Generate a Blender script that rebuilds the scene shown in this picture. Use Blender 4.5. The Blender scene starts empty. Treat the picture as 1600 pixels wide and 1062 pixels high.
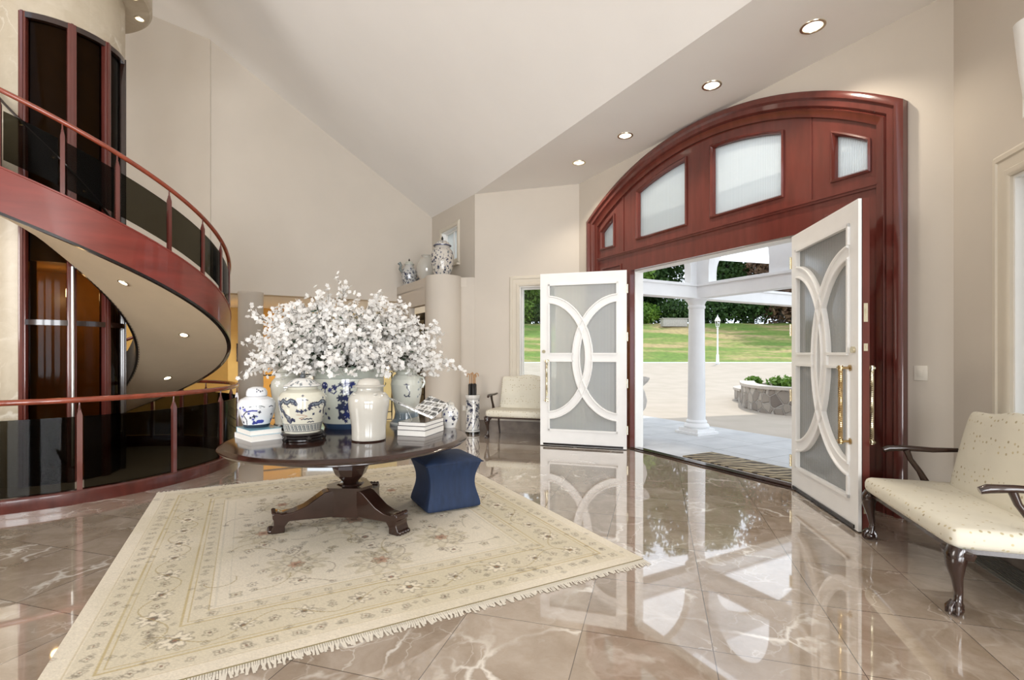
import bpy, bmesh, math, random
import numpy as np
from mathutils import Vector, Matrix
R = math.radians; PI = math.pi
random.seed(7); rng = np.random.default_rng(7)
sc = bpy.context.scene
col = sc.collection

# ------------------------------------------------------------------ camera, world, sun, lights, exposure
cam_d = bpy.data.cameras.new('camera'); cam = bpy.data.objects.new('camera', cam_d); col.objects.link(cam)
cam.location = (0, 0, 1.45); cam.rotation_euler = (R(90), 0, 0)
cam_d.sensor_width = 36; cam_d.lens = 36*770/1600; cam_d.shift_y = 21/1600
cam_d.clip_start = .05; cam_d.clip_end = 400
sc.camera = cam
sc.view_settings.view_transform = 'Standard'; sc.view_settings.look = 'None'
sc.view_settings.exposure = 0.13; sc.view_settings.gamma = 1.0; sc.view_settings.use_curve_mapping = False
w = bpy.data.worlds.new('sky'); sc.world = w; w.use_nodes = True
wn = w.node_tree; bg = wn.nodes['Background']
bg.inputs['Color'].default_value = (.80, .89, 1.0, 1); bg.inputs['Strength'].default_value = 1.6
sun_d = bpy.data.lights.new('sun', 'SUN'); sun_d.energy = 2.35; sun_d.angle = R(.6); sun_d.color = (1, .95, .86)
sun = bpy.data.objects.new('sun', sun_d); col.objects.link(sun)
sun.rotation_euler = Vector((.30, .50, .95)).to_track_quat('Z', 'Y').to_euler()
def area(name, loc, aim, sx, sy, power, color=(1, .96, .9)):
    d = bpy.data.lights.new(name, 'AREA'); d.shape = 'RECTANGLE'; d.size = sx; d.size_y = sy; d.energy = power; d.color = color
    o = bpy.data.objects.new(name, d); col.objects.link(o); o.location = loc
    o.rotation_euler = (Vector(aim)-Vector(loc)).to_track_quat('-Z', 'Y').to_euler(); return o
# added fill panels behind the camera, set at openings in the unseen rear wall
area('rear_fill', (5.97, -8.30, 2.4), (-1.5, 7, 3.4), 3.0, 3.6, 480, (.96, .98, 1))
area('rear_fill', (1.97, -10.40, 2.4), (-1.5, 7, 3.6), 3.0, 3.6, 540, (.96, .98, 1))
area('rear_fill', (-1.63, -12.30, 2.4), (-3, 7, 3.4), 3.0, 3.6, 540, (.96, .98, 1))
area('left_fill', (-9.6, -1.0, 3.4), (-3.6, 3.6, 0.0), 3.0, 3.0, 300, (1, .97, .93))  # added fill aimed at the left floor, no window in that wall
def lamp(name, loc, power, color=(1, .85, .65), r=.08, spot=None):
    d = bpy.data.lights.new(name, 'SPOT' if spot else 'POINT'); d.energy = power; d.color = color; d.shadow_soft_size = r
    if spot: d.spot_size = R(spot); d.spot_blend = .6
    o = bpy.data.objects.new(name, d); col.objects.link(o); o.location = loc; return o
lamp('back_room_fill', (-6.0, 10.9, 2.5), 90, (1, .80, .50), .07, 150)  # added warm spots to light the back room, no fittings modelled
lamp('back_room_fill', (-4.1, 12.2, 2.5), 70, (1, .86, .62), .07, 150)
lamp('back_room_fill', (-8.0, 10.9, 2.5), 70, (1, .80, .50), .07, 150)
lamp('lower_level_fill', (-5.2, 8.4, -1.3), 130, (1, .75, .45), .2)  # added warm fill so the lower floor shows through the smoked glass

# ------------------------------------------------------------------ helpers
def tag(o, label=None, cat=None, group=None, kind=None):
    if label: o['label'] = label
    if cat: o['category'] = cat
    if group: o['group'] = group
    if kind: o['kind'] = kind
    return o
def empty(name, loc=(0, 0, 0), rz=0, label=None, cat=None, group=None, kind=None):
    o = bpy.data.objects.new(name, None); o.empty_display_size = .1; col.objects.link(o)
    o.location = loc; o.rotation_euler = (0, 0, rz)
    return tag(o, label, cat, group, kind)
def copy_tree(o, parent=None):
    c = o.copy(); col.objects.link(c)
    if parent: c.parent = parent
    for ch in [x for x in bpy.data.objects if x.parent == o]: copy_tree(ch, c)
    return c

class MB:
    def __init__(s, M=None): s.bm = bmesh.new(); s.M = M or Matrix()
    def v(s, p): return s.bm.verts.new(s.M @ Vector(p))
    def f(s, vs, mi=0):
        try: fc = s.bm.faces.new(vs)
        except ValueError: return None
        fc.material_index = mi; fc.smooth = True; return fc
    def box(s, x0, x1, y0, y1, z0, z1, mi=0):
        v = [s.v((x, y, z)) for z in (z0, z1) for y in (y0, y1) for x in (x0, x1)]
        for q in ((0, 2, 3, 1), (4, 5, 7, 6), (0, 1, 5, 4), (2, 6, 7, 3), (0, 4, 6, 2), (1, 3, 7, 5)): s.f([v[i] for i in q], mi)
        return v
    def rbox(s, x0, x1, y0, y1, z0, z1, r=.01, seg=3, mi=0):
        v = s.box(x0, x1, y0, y1, z0, z1, mi)
        es = list({e for a in v for e in a.link_edges})
        bmesh.ops.bevel(s.bm, geom=es, offset=r, segments=seg, affect='EDGES', profile=.5, clamp_overlap=True)
        for fc in s.bm.faces: fc.smooth = True
    def prism(s, poly, a0, a1, axes='xzy', mi=0):
        # poly: 2D points; axes gives which axis each of (u, v, depth) follows
        def mk(p, a):
            d = {axes[0]: p[0], axes[1]: p[1], axes[2]: a}; return (d['x'], d['y'], d['z'])
        A = [s.v(mk(p, a0)) for p in poly]; B = [s.v(mk(p, a1)) for p in poly]
        s.f(A, mi); s.f(B[::-1], mi)
        for i in range(len(poly)): j = (i+1) % len(poly); s.f([A[i], B[i], B[j], A[j]], mi)
    def plate(s, outline, holes, a0, a1, axes='xzy', mi=0):
        def mk(p, a):
            d = {axes[0]: p[0], axes[1]: p[1], axes[2]: a}; return (d['x'], d['y'], d['z'])
        for a in (a0, a1):
            es = []
            for lp in [outline]+holes:
                vs = [s.v(mk(p, a)) for p in lp]
                es += [s.bm.edges.new((vs[i], vs[(i+1) % len(vs)])) for i in range(len(vs))]
            g = bmesh.ops.triangle_fill(s.bm, edges=es, use_beauty=True)
            for fc in g['geom']:
                if isinstance(fc, bmesh.types.BMFace): fc.material_index = mi
        for lp in [outline]+holes:
            A = [s.v(mk(p, a0)) for p in lp]; B = [s.v(mk(p, a1)) for p in lp]
            for i in range(len(lp)): j = (i+1) % len(lp); s.f([A[i], B[i], B[j], A[j]], mi)
    def lathe(s, prof, n=32, mi=0, c=(0, 0), a0=0, a1=2*PI, cap=True):
        full = abs(a1-a0-2*PI) < 1e-6; m = n if full else n+1
        rows = []
        for r, z in prof:
            rows.append([s.v((c[0]+r*math.cos(a0+(a1-a0)*i/n), c[1]+r*math.sin(a0+(a1-a0)*i/n), z)) for i in range(m)])
        for k in range(len(rows)-1):
            for i in range(n): j = (i+1) % m; s.f([rows[k][i], rows[k][j], rows[k+1][j], rows[k+1][i]], mi)
        if full and cap: s.f(rows[0][::-1], mi); s.f(rows[-1], mi)
    def tube(s, pts, r, n=8, closed=False, mi=0, sq=False):
        pts = [Vector(p) for p in pts]; m = len(pts); rows = []
        rr = r if isinstance(r, (list, tuple)) else [r]*m
        up = Vector((0, 0, 1)); prev = None
        for i, p in enumerate(pts):
            a = pts[i-1] if (i > 0 or closed) else p; b = pts[(i+1) % m] if (i < m-1 or closed) else p
            t = (b-a).normalized()
            x = (prev - t*prev.dot(t)) if prev is not None else t.cross(up)
            if x.length < 1e-4: x = t.cross(Vector((1, 0, 0)))
            x.normalize(); prev = x; y = t.cross(x)
            rows.append([s.v(p + (x*math.cos(2*PI*k/n+PI/4)+y*math.sin(2*PI*k/n+PI/4))*rr[i]) for k in range(n)])
        for i in range(m if closed else m-1):
            A = rows[i]; B = rows[(i+1) % m]
            for k in range(n): s.f([A[k], A[(k+1) % n], B[(k+1) % n], B[k]], mi)
        if not closed: s.f(rows[0][::-1], mi); s.f(rows[-1], mi)
    def sweep2d(s, path, section, closed=False, mi=0, flip=1):
        # path of (x, z); section of (inset to the left of travel * flip, y)
        P = [Vector(p) for p in path]; m = len(P); rows = []
        for i in range(m):
            d0 = (P[i]-P[i-1]).normalized() if (i > 0 or closed) else None
            d1 = (P[(i+1) % m]-P[i]).normalized() if (i < m-1 or closed) else None
            d0 = d0 or d1; d1 = d1 or d0
            n0 = Vector((-d0.y, d0.x)); n1 = Vector((-d1.y, d1.x)); nn = (n0+n1).normalized(); k = 1/max(.35, nn.dot(n0))
            rows.append([s.v((P[i].x+nn.x*a*k*flip, b, P[i].y+nn.y*a*k*flip)) for a, b in section])
        q = len(section)
        for i in range(m if closed else m-1):
            A = rows[i]; B = rows[(i+1) % m]
            for k in range(q-1): s.f([A[k], A[k+1], B[k+1], B[k]], mi)
            s.f([A[-1], A[0], B[0], B[-1]], mi)
        if not closed: s.f(rows[0], mi); s.f(rows[-1][::-1], mi)
    def ball(s, c, rx, ry=None, rz=None, n=12, mi=0):
        ry = ry or rx; rz = rz or rx; h = n//2
        top = s.v((c[0], c[1], c[2]+rz)); bot = s.v((c[0], c[1], c[2]-rz)); rows = []
        for k in range(1, h):
            t = PI*k/h
            rows.append([s.v((c[0]+rx*math.sin(t)*math.cos(2*PI*i/n), c[1]+ry*math.sin(t)*math.sin(2*PI*i/n), c[2]+rz*math.cos(t))) for i in range(n)])
        for i in range(n):
            j = (i+1) % n; s.f([top, rows[0][i], rows[0][j]], mi); s.f([bot, rows[-1][j], rows[-1][i]], mi)
            for k in range(len(rows)-1): s.f([rows[k][i], rows[k+1][i], rows[k+1][j], rows[k][j]], mi)
    def build(s, name, mats, parent=None, loc=(0, 0, 0), rz=0, sharp=38, **kw):
        bm = s.bm
        bmesh.ops.remove_doubles(bm, verts=bm.verts, dist=1e-5)
        bmesh.ops.recalc_face_normals(bm, faces=bm.faces)
        me = bpy.data.meshes.new(name); bm.to_mesh(me); bm.free()
        me.polygons.foreach_set('use_smooth', [True]*len(me.polygons))
        me.set_sharp_from_angle(angle=R(sharp))
        for m in (mats if isinstance(mats, (list, tuple)) else [mats]): me.materials.append(m)
        o = bpy.data.objects.new(name, me); col.objects.link(o)
        o.location = loc; o.rotation_euler = (0, 0, rz)
        if parent: o.parent = parent
        return tag(o, **kw)
def rawmesh(name, V, F, mats, parent=None, smooth=True, **kw):
    me = bpy.data.meshes.new(name); me.from_pydata([tuple(v) for v in V], [], F); me.update()
    if smooth: me.polygons.foreach_set('use_smooth', [True]*len(me.polygons))
    for m in (mats if isinstance(mats, (list, tuple)) else [mats]): me.materials.append(m)
    o = bpy.data.objects.new(name, me); col.objects.link(o)
    if parent: o.parent = parent
    return tag(o, **kw)

# ------------------------------------------------------------------ materials
def newmat(name):
    m = bpy.data.materials.new(name); m.use_nodes = True
    return m, m.node_tree.nodes, m.node_tree.links, m.node_tree.nodes['Principled BSDF']
def ramp(N, stops):
    r = N.new('ShaderNodeValToRGB'); e = r.color_ramp.elements
    while len(e) > 1: e.remove(e[-1])
    e[0].position = stops[0][0]; e[0].color = (*stops[0][1], 1)
    for p, c in stops[1:]: x = e.new(p); x.color = (*c, 1)
    return r
def mat(name, c, rough=.5, metal=0, var=.06, scale=6, stretch=(1, 1, 1), bump=0, spec=.5, coat=0, bscale=None):
    m, N, L, b = newmat(name)
    tc = N.new('ShaderNodeTexCoord'); mp = N.new('ShaderNodeMapping'); mp.inputs['Scale'].default_value = stretch
    L.new(tc.outputs['Object'], mp.inputs['Vector'])
    nz = N.new('ShaderNodeTexNoise'); nz.inputs['Scale'].default_value = scale; nz.inputs['Detail'].default_value = 4
    L.new(mp.outputs[0], nz.inputs['Vector'])
    rp = ramp(N, [(.3, tuple(max(0, x*(1-var)) for x in c)), (.7, tuple(min(1, x*(1+var)) for x in c))])
    L.new(nz.outputs['Fac'], rp.inputs[0]); L.new(rp.outputs[0], b.inputs['Base Color'])
    b.inputs['Roughness'].default_value = rough; b.inputs['Metallic'].default_value = metal
    b.inputs['Specular IOR Level'].default_value = spec; b.inputs['Coat Weight'].default_value = coat; b.inputs['Coat Roughness'].default_value = .05
    if bump:
        bp = N.new('ShaderNodeBump'); bp.inputs['Strength'].default_value = bump; bp.inputs['Distance'].default_value = .01
        n2 = N.new('ShaderNodeTexNoise'); n2.inputs['Scale'].default_value = bscale or scale*5; n2.inputs['Detail'].default_value = 3
        L.new(mp.outputs[0], n2.inputs['Vector']); L.new(n2.outputs['Fac'], bp.inputs['Height']); L.new(bp.outputs[0], b.inputs['Normal'])
    return m
def glassy(name, tint, gloss=.08, rough=.02, translucent=0, ribs=0, ior=1.45, dfs=.25, amp=.18):
    m, N, L, b = newmat(name); out = N['Material Output']; N.remove(b)
    tr = N.new('ShaderNodeBsdfTransparent'); tr.inputs['Color'].default_value = (*tint, 1)
    gl = N.new('ShaderNodeBsdfGlossy'); gl.inputs['Roughness'].default_value = rough
    fr = N.new('ShaderNodeFresnel'); fr.inputs['IOR'].default_value = ior
    ad = N.new('ShaderNodeMath'); ad.operation = 'ADD'; ad.use_clamp = True; ad.inputs[1].default_value = gloss-.03; L.new(fr.outputs[0], ad.inputs[0])
    mx = N.new('ShaderNodeMixShader'); L.new(ad.outputs[0], mx.inputs[0]); L.new(gl.outputs[0], mx.inputs[2])
    src = tr
    if translucent:
        tl = N.new('ShaderNodeBsdfTranslucent'); tl.inputs['Color'].default_value = (.93, .96, .95, 1)
        df = N.new('ShaderNodeBsdfDiffuse'); df.inputs['Color'].default_value = (.85, .88, .87, 1)
        m2 = N.new('ShaderNodeMixShader'); m2.inputs[0].default_value = dfs; L.new(tl.outputs[0], m2.inputs[1]); L.new(df.outputs[0], m2.inputs[2])
        m3 = N.new('ShaderNodeMixShader'); m3.inputs[0].default_value = translucent
        if ribs:
            tc = N.new('ShaderNodeTexCoord'); sx = N.new('ShaderNodeSeparateXYZ'); L.new(tc.outputs['Object'], sx.inputs[0])
            a = N.new('ShaderNodeMath'); a.operation = 'MULTIPLY'; a.inputs[1].default_value = ribs; L.new(sx.outputs['X'], a.inputs[0])
            sn = N.new('ShaderNodeMath'); sn.operation = 'SINE'; L.new(a.outputs[0], sn.inputs[0])
            c = N.new('ShaderNodeMath'); c.operation = 'MULTIPLY_ADD'; c.inputs[1].default_value = amp; c.inputs[2].default_value = translucent
            L.new(sn.outputs[0], c.inputs[0]); L.new(c.outputs[0], m3.inputs[0])
        L.new(tr.outputs[0], m3.inputs[1]); L.new(m2.outputs[0], m3.inputs[2]); src = m3
    L.new(src.outputs[0], mx.inputs[1]); L.new(mx.outputs[0], out.inputs['Surface'])
    return m
def emit(name, c, s):
    m, N, L, b = newmat(name); b.inputs['Base Color'].default_value = (*c, 1)
    b.inputs['Emission Color'].default_value = (*c, 1); b.inputs['Emission Strength'].default_value = s; return m
def attrmat(name, rough=.12, coat=.3, bump=0):
    m, N, L, b = newmat(name); a = N.new('ShaderNodeAttribute'); a.attribute_name = 'Col'
    L.new(a.outputs['Color'], b.inputs['Base Color']); b.inputs['Roughness'].default_value = rough; b.inputs['Coat Weight'].default_value = coat
    b.inputs['Coat Roughness'].default_value = .04
    if bump:
        bp = N.new('ShaderNodeBump'); bp.inputs['Strength'].default_value = bump; bp.inputs['Distance'].default_value = .006
        n2 = N.new('ShaderNodeTexNoise'); n2.inputs['Scale'].default_value = 260; L.new(n2.outputs['Fac'], bp.inputs['Height']); L.new(bp.outputs[0], b.inputs['Normal'])
    return m
M = {}
M['wall'] = mat('warm_plaster', (.60, .54, .465), .75, var=.02, scale=1.5, bump=.03, bscale=90)
M['ceiling'] = mat('ceiling_paint', (.90, .88, .855), .8, var=.015, scale=1.2)
M['cherry'] = mat('cherry_wood', (.118, .027, .020), .2, var=.14, scale=2.2, stretch=(5, 5, .8), coat=.5)
M['cherry_dark'] = mat('aged_cherry_wood', (.075, .014, .010), .25, var=.3, scale=3, stretch=(3, 3, 1), coat=.4)
M['cherry_rail'] = mat('cherry_rail_wood', (.24, .045, .02), .2, var=.25, scale=6, coat=.6)
M['stringer'] = mat('curved_cherry_veneer', (.20, .034, .024), .3, var=.18, scale=2, stretch=(1, 1, 5), coat=.4)
M['dark'] = mat('espresso_wood', (.028, .012, .008), .2, var=.3, scale=4, stretch=(1, 1, 1), coat=.5)
M['blacktrim'] = mat('black_trim', (.012, .009, .008), .25)
M['mahog'] = mat('dark_mahogany', (.030, .012, .008), .13, var=.45, scale=3, stretch=(1, 9, 1), coat=.1)
M['white'] = mat('white_door_paint', (.82, .81, .79), .32, var=.02)
M['trim'] = mat('cream_trim_paint', (.64, .58, .48), .45, var=.02)
M['sash'] = mat('white_sash_paint', (.85, .84, .81), .4, var=.02)
M['brass'] = mat('polished_brass', (.50, .36, .18), .2, 1, var=.1, scale=20)
M['palebrass'] = mat('pale_brass', (.75, .68, .50), .25, 1, var=.08, scale=20)
M['steel'] = mat('brushed_steel', (.62, .60, .57), .3, 1, var=.05)
M['reeded'] = glassy('reeded_glass', (.88, .88, .85), .05, .12, .40, ribs=300, dfs=.75, amp=.12)
M['frost'] = glassy('frosted_reeded_glass', (1, 1, 1), .02, .15, .82, ribs=300, dfs=.03, amp=.10)
M['clear'] = glassy('clear_glass', (.98, .99, .98), .03, .01, ior=1.25)
M['tint'] = glassy('smoked_glass', (.30, .29, .25), .03, .04, ior=1.14)
M['elev'] = glassy('dark_lift_glass', (.13, .11, .085), .03, .05, ior=1.13)
M['acrylic'] = glassy('clear_acrylic', (.93, .95, .95), .12, .02)
M['grille'] = mat('grille_metal', (.30, .29, .27), .4, .6)
M['basestone'] = mat('taupe_marble_baseboard', (.20, .165, .14), .12, var=.3, scale=5)
M['yellow'] = mat('yellow_wall_paint', (.80, .47, .12), .7, var=.03)
M['paleyellow'] = mat('pale_yellow_paint', (.72, .58, .27), .7, var=.03)
M['brownwall'] = mat('brown_lower_wall', (.20, .12, .06), .6, var=.1)
M['orangefloor'] = mat('lower_honey_floor', (.55, .28, .08), .3, var=.1)
M['navy'] = mat('navy_striped_velvet', (.010, .025, .068), .75, var=.2, scale=26, stretch=(1, 1, .04), bump=.1, bscale=200)
M['plastic'] = mat('ivory_plastic', (.78, .73, .64), .4)
M['iron'] = mat('black_iron', (.02, .018, .016), .4, .3)
M['lens'] = emit('warm_lamp_lens', (1, .88, .68), 5)
M['softlens'] = emit('soft_lamp_lens', (1, .93, .80), 1.3)
M['paper'] = mat('book_pages', (.80, .77, .72), .8, var=.05, scale=60, stretch=(1, 1, 20))
M['soffit'] = mat('stair_soffit_paint', (.58, .455, .31), .7, var=.02)
M['creamjar'] = mat('cream_glaze', (.55, .54, .47), .12, var=.04, scale=4, coat=.5)
M['porcelain'] = mat('white_porcelain', (.52, .495, .44), .1, var=.04, scale=4, coat=.5)
M['celadon'] = mat('crackled_celadon', (.52, .53, .46), .12, var=.05, scale=4, coat=.5)
M['paint'] = attrmat('painted_porcelain')
M['stone'] = mat('urn_stone', (.50, .47, .43), .8, var=.12, scale=14, bump=.3)
M['porchwhite'] = mat('porch_white_paint', (.82, .82, .82), .5, var=.02)
M['leafdark'] = mat('boxwood_leaf', (.012, .035, .01), .6, var=.4, scale=9)
M['stem'] = mat('branch_bark', (.055, .045, .03), .7, var=.3, scale=20)
M['leafy'] = mat('arrangement_leaf', (.025, .055, .025), .5, var=.3, scale=20)
m, N, L, b = newmat('blossom_petal')
b.inputs['Base Color'].default_value = (.90, .885, .86, 1); b.inputs['Roughness'].default_value = .6; b.inputs['Subsurface Weight'].default_value = 0
tl = N.new('ShaderNodeBsdfTranslucent'); tl.inputs['Color'].default_value = (.9, .88, .85, 1); mx = N.new('ShaderNodeMixShader'); mx.inputs[0].default_value = .35
L.new(b.outputs[0], mx.inputs[1]); L.new(tl.outputs[0], mx.inputs[2]); L.new(mx.outputs[0], N['Material Output'].inputs['Surface'])
M['petal'] = m

# marble floor: tiles turned 16.4 degrees, brown beige with white veins
def marble(name, tile=.64, off=(.265, 3.86), rot=16.36, c1=(.32, .245, .178), c2=(.50, .42, .345), vein=(.82, .77, .70), rough=.045, grout=True, vscale=1.6, coords='Object'):
    m, N, L, b = newmat(name)
    tc = N.new('ShaderNodeTexCoord'); mp = N.new('ShaderNodeMapping'); mp.inputs['Rotation'].default_value = (0, 0, R(rot))
    L.new(tc.outputs[coords], mp.inputs['Vector'])
    ad = N.new('ShaderNodeVectorMath'); ad.operation = 'SUBTRACT'; ad.inputs[1].default_value = (off[0], off[1], 0); L.new(mp.outputs[0], ad.inputs[0])
    sc_ = N.new('ShaderNodeVectorMath'); sc_.operation = 'SCALE'; sc_.inputs['Scale'].default_value = 1/tile; L.new(ad.outputs[0], sc_.inputs[0])
    fl = N.new('ShaderNodeVectorMath'); fl.operation = 'FLOOR'; L.new(sc_.outputs[0], fl.inputs[0])
    fr = N.new('ShaderNodeVectorMath'); fr.operation = 'FRACTION'; L.new(sc_.outputs[0], fr.inputs[0])
    sx = N.new('ShaderNodeSeparateXYZ'); L.new(fr.outputs[0], sx.inputs[0])
    def edge(o):
        a = N.new('ShaderNodeMath'); a.operation = 'SUBTRACT'; a.inputs[1].default_value = .5; L.new(o, a.inputs[0])
        c = N.new('ShaderNodeMath'); c.operation = 'ABSOLUTE'; L.new(a.outputs[0], c.inputs[0]); return c.outputs[0]
    mxm = N.new('ShaderNodeMath'); mxm.operation = 'MAXIMUM'; L.new(edge(sx.outputs['X']), mxm.inputs[0]); L.new(edge(sx.outputs['Y']), mxm.inputs[1])
    gm = N.new('ShaderNodeMath'); gm.operation = 'GREATER_THAN'; gm.inputs[1].default_value = .4965; L.new(mxm.outputs[0], gm.inputs[0])
    wn_ = N.new('ShaderNodeTexWhiteNoise'); wn_.noise_dimensions = '3D'; L.new(fl.outputs[0], wn_.inputs['Vector'])
    so = N.new('ShaderNodeVectorMath'); so.operation = 'SCALE'; so.inputs['Scale'].default_value = 9; L.new(wn_.outputs['Color'], so.inputs[0])
    pv = N.new('ShaderNodeVectorMath'); pv.operation = 'ADD'; L.new(mp.outputs[0], pv.inputs[0]); L.new(so.outputs[0], pv.inputs[1])
    # warp
    wz = N.new('ShaderNodeTexNoise'); wz.inputs['Scale'].default_value = 2.2; wz.inputs['Detail'].default_value = 5; L.new(pv.outputs[0], wz.inputs['Vector'])
    ws = N.new('ShaderNodeVectorMath'); ws.operation = 'SCALE'; ws.inputs['Scale'].default_value = .75; L.new(wz.outputs['Color'], ws.inputs[0])
    wv = N.new('ShaderNodeVectorMath'); wv.operation = 'ADD'; L.new(pv.outputs[0], wv.inputs[0]); L.new(ws.outputs[0], wv.inputs[1])
    st = N.new('ShaderNodeMapping'); st.inputs['Rotation'].default_value = (0, 0, R(35)); st.inputs['Scale'].default_value = (1, .55, 1); L.new(wv.outputs[0], st.inputs[0])
    def veins(scale, lo, hi):
        v = N.new('ShaderNodeTexVoronoi'); v.feature = 'DISTANCE_TO_EDGE'; v.inputs['Scale'].default_value = scale; L.new(st.outputs[0], v.inputs['Vector'])
        r = N.new('ShaderNodeMapRange'); r.inputs['From Min'].default_value = lo; r.inputs['From Max'].default_value = hi
        r.inputs['To Min'].default_value = 1; r.inputs['To Max'].default_value = 0; L.new(v.outputs['Distance'], r.inputs['Value']); return r.outputs[0]
    nb = N.new('ShaderNodeTexNoise'); nb.inputs['Scale'].default_value = 1.7; nb.inputs['Detail'].default_value = 5; L.new(pv.outputs[0], nb.inputs['Vector'])
    gate = N.new('ShaderNodeMapRange'); gate.inputs['From Min'].default_value = .50; gate.inputs['From Max'].default_value = .66; L.new(nb.outputs['Fac'], gate.inputs['Value'])
    v1 = veins(vscale, .004, .030); v2 = veins(vscale*2.6, .0, .028)
    g1 = N.new('ShaderNodeMath'); g1.operation = 'MULTIPLY'; L.new(v1, g1.inputs[0]); 
    gg = N.new('ShaderNodeMath'); gg.operation = 'MULTIPLY_ADD'; gg.inputs[1].default_value = .9; gg.inputs[2].default_value = .12; gg.use_clamp = True; L.new(gate.outputs[0], gg.inputs[0]); L.new(gg.outputs[0], g1.inputs[1])
    g2 = N.new('ShaderNodeMath'); g2.operation = 'MULTIPLY'; L.new(v2, g2.inputs[0]); 
    gq = N.new('ShaderNodeMath'); gq.operation = 'MULTIPLY'; gq.inputs[1].default_value = .55; L.new(gate.outputs[0], gq.inputs[0]); L.new(gq.outputs[0], g2.inputs[1])
    vm = N.new('ShaderNodeMath'); vm.operation = 'MAXIMUM'; L.new(g1.outputs[0], vm.inputs[0]); L.new(g2.outputs[0], vm.inputs[1])
    bz = N.new('ShaderNodeTexNoise'); bz.inputs['Scale'].default_value = 3; bz.inputs['Detail'].default_value = 8; bz.inputs['Roughness'].default_value = .65; L.new(wv.outputs[0], bz.inputs['Vector'])
    rp = ramp(N, [(.32, c1), (.68, c2)]); L.new(bz.outputs['Fac'], rp.inputs[0])
    tv = N.new('ShaderNodeMix'); tv.data_type = 'RGBA'; tv.blend_type = 'MULTIPLY'; tv.inputs[0].default_value = .35
    L.new(rp.outputs[0], tv.inputs[6])
    cr = ramp(N, [(0, (.75, .72, .68)), (1, (1.0, 1.0, 1.0))]); L.new(wn_.outputs['Value'], cr.inputs[0]); L.new(cr.outputs[0], tv.inputs[7])
    mx = N.new('ShaderNodeMix'); mx.data_type = 'RGBA'; L.new(vm.outputs[0], mx.inputs[0]); L.new(tv.outputs[2], mx.inputs[6]); mx.inputs[7].default_value = (*vein, 1)
    last = mx.outputs[2]
    if grout:
        gx = N.new('ShaderNodeMix'); gx.data_type = 'RGBA'; L.new(gm.outputs[0], gx.inputs[0]); L.new(last, gx.inputs[6]); gx.inputs[7].default_value = (.13, .105, .085, 1); last = gx.outputs[2]
    L.new(last, b.inputs['Base Color']); b.inputs['Roughness'].default_value = rough; b.inputs['IOR'].default_value = 1.6
    b.inputs['Coat Weight'].default_value = 1.0 if grout else 0.0; b.inputs['Coat IOR'].default_value = 1.75; b.inputs['Coat Roughness'].default_value = .02
    return m
M['floor'] = marble('polished_brown_marble')
M['creammarble'] = marble('cream_marble_cladding', tile=.45, off=(0, 0), rot=0, c1=(.46, .39, .285), c2=(.56, .49, .38), vein=(.68, .63, .54), rough=.38, vscale=1.0, grout=False)

# bench fabric with small printed dots
def dotted(name, base, dot, scale=24):
    m, N, L, b = newmat(name); tc = N.new('ShaderNodeTexCoord')
    v = N.new('ShaderNodeTexVoronoi'); v.inputs['Scale'].default_value = scale; v.inputs['Randomness'].default_value = .55; L.new(tc.outputs['Object'], v.inputs['Vector'])
    r = N.new('ShaderNodeMapRange'); r.inputs['From Min'].default_value = .17; r.inputs['From Max'].default_value = .24; r.inputs['To Min'].default_value = 1; r.inputs['To Max'].default_value = 0
    L.new(v.outputs['Distance'], r.inputs['Value'])
    s2 = N.new('ShaderNodeSeparateColor'); L.new(v.outputs['Color'], s2.inputs[0])
    c2 = ramp(N, [(0, dot), (1, tuple(min(1, x*1.7) for x in dot))]); L.new(s2.outputs[0], c2.inputs[0])
    nz = N.new('ShaderNodeTexNoise'); nz.inputs['Scale'].default_value = 5; L.new(tc.outputs['Object'], nz.inputs['Vector'])
    rp = ramp(N, [(.3, tuple(x*.94 for x in base)), (.7, base)]); L.new(nz.outputs['Fac'], rp.inputs[0])
    mx = N.new('ShaderNodeMix'); mx.data_type = 'RGBA'; L.new(r.outputs[0], mx.inputs[0]); L.new(rp.outputs[0], mx.inputs[6]); L.new(c2.outputs[0], mx.inputs[7])
    L.new(mx.outputs[2], b.inputs['Base Color']); b.inputs['Roughness'].default_value = .8
    bp = N.new('ShaderNodeBump'); bp.inputs['Strength'].default_value = .12; bp.inputs['Distance'].default_value = .004
    n2 = N.new('ShaderNodeTexNoise'); n2.inputs['Scale'].default_value = 300; L.new(tc.outputs['Object'], n2.inputs['Vector']); L.new(n2.outputs['Fac'], bp.inputs['Height']); L.new(bp.outputs[0], b.inputs['Normal'])
    return m
M['fabric'] = dotted('dotted_cream_fabric', (.70, .66, .55), (.34, .29, .18))

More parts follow.
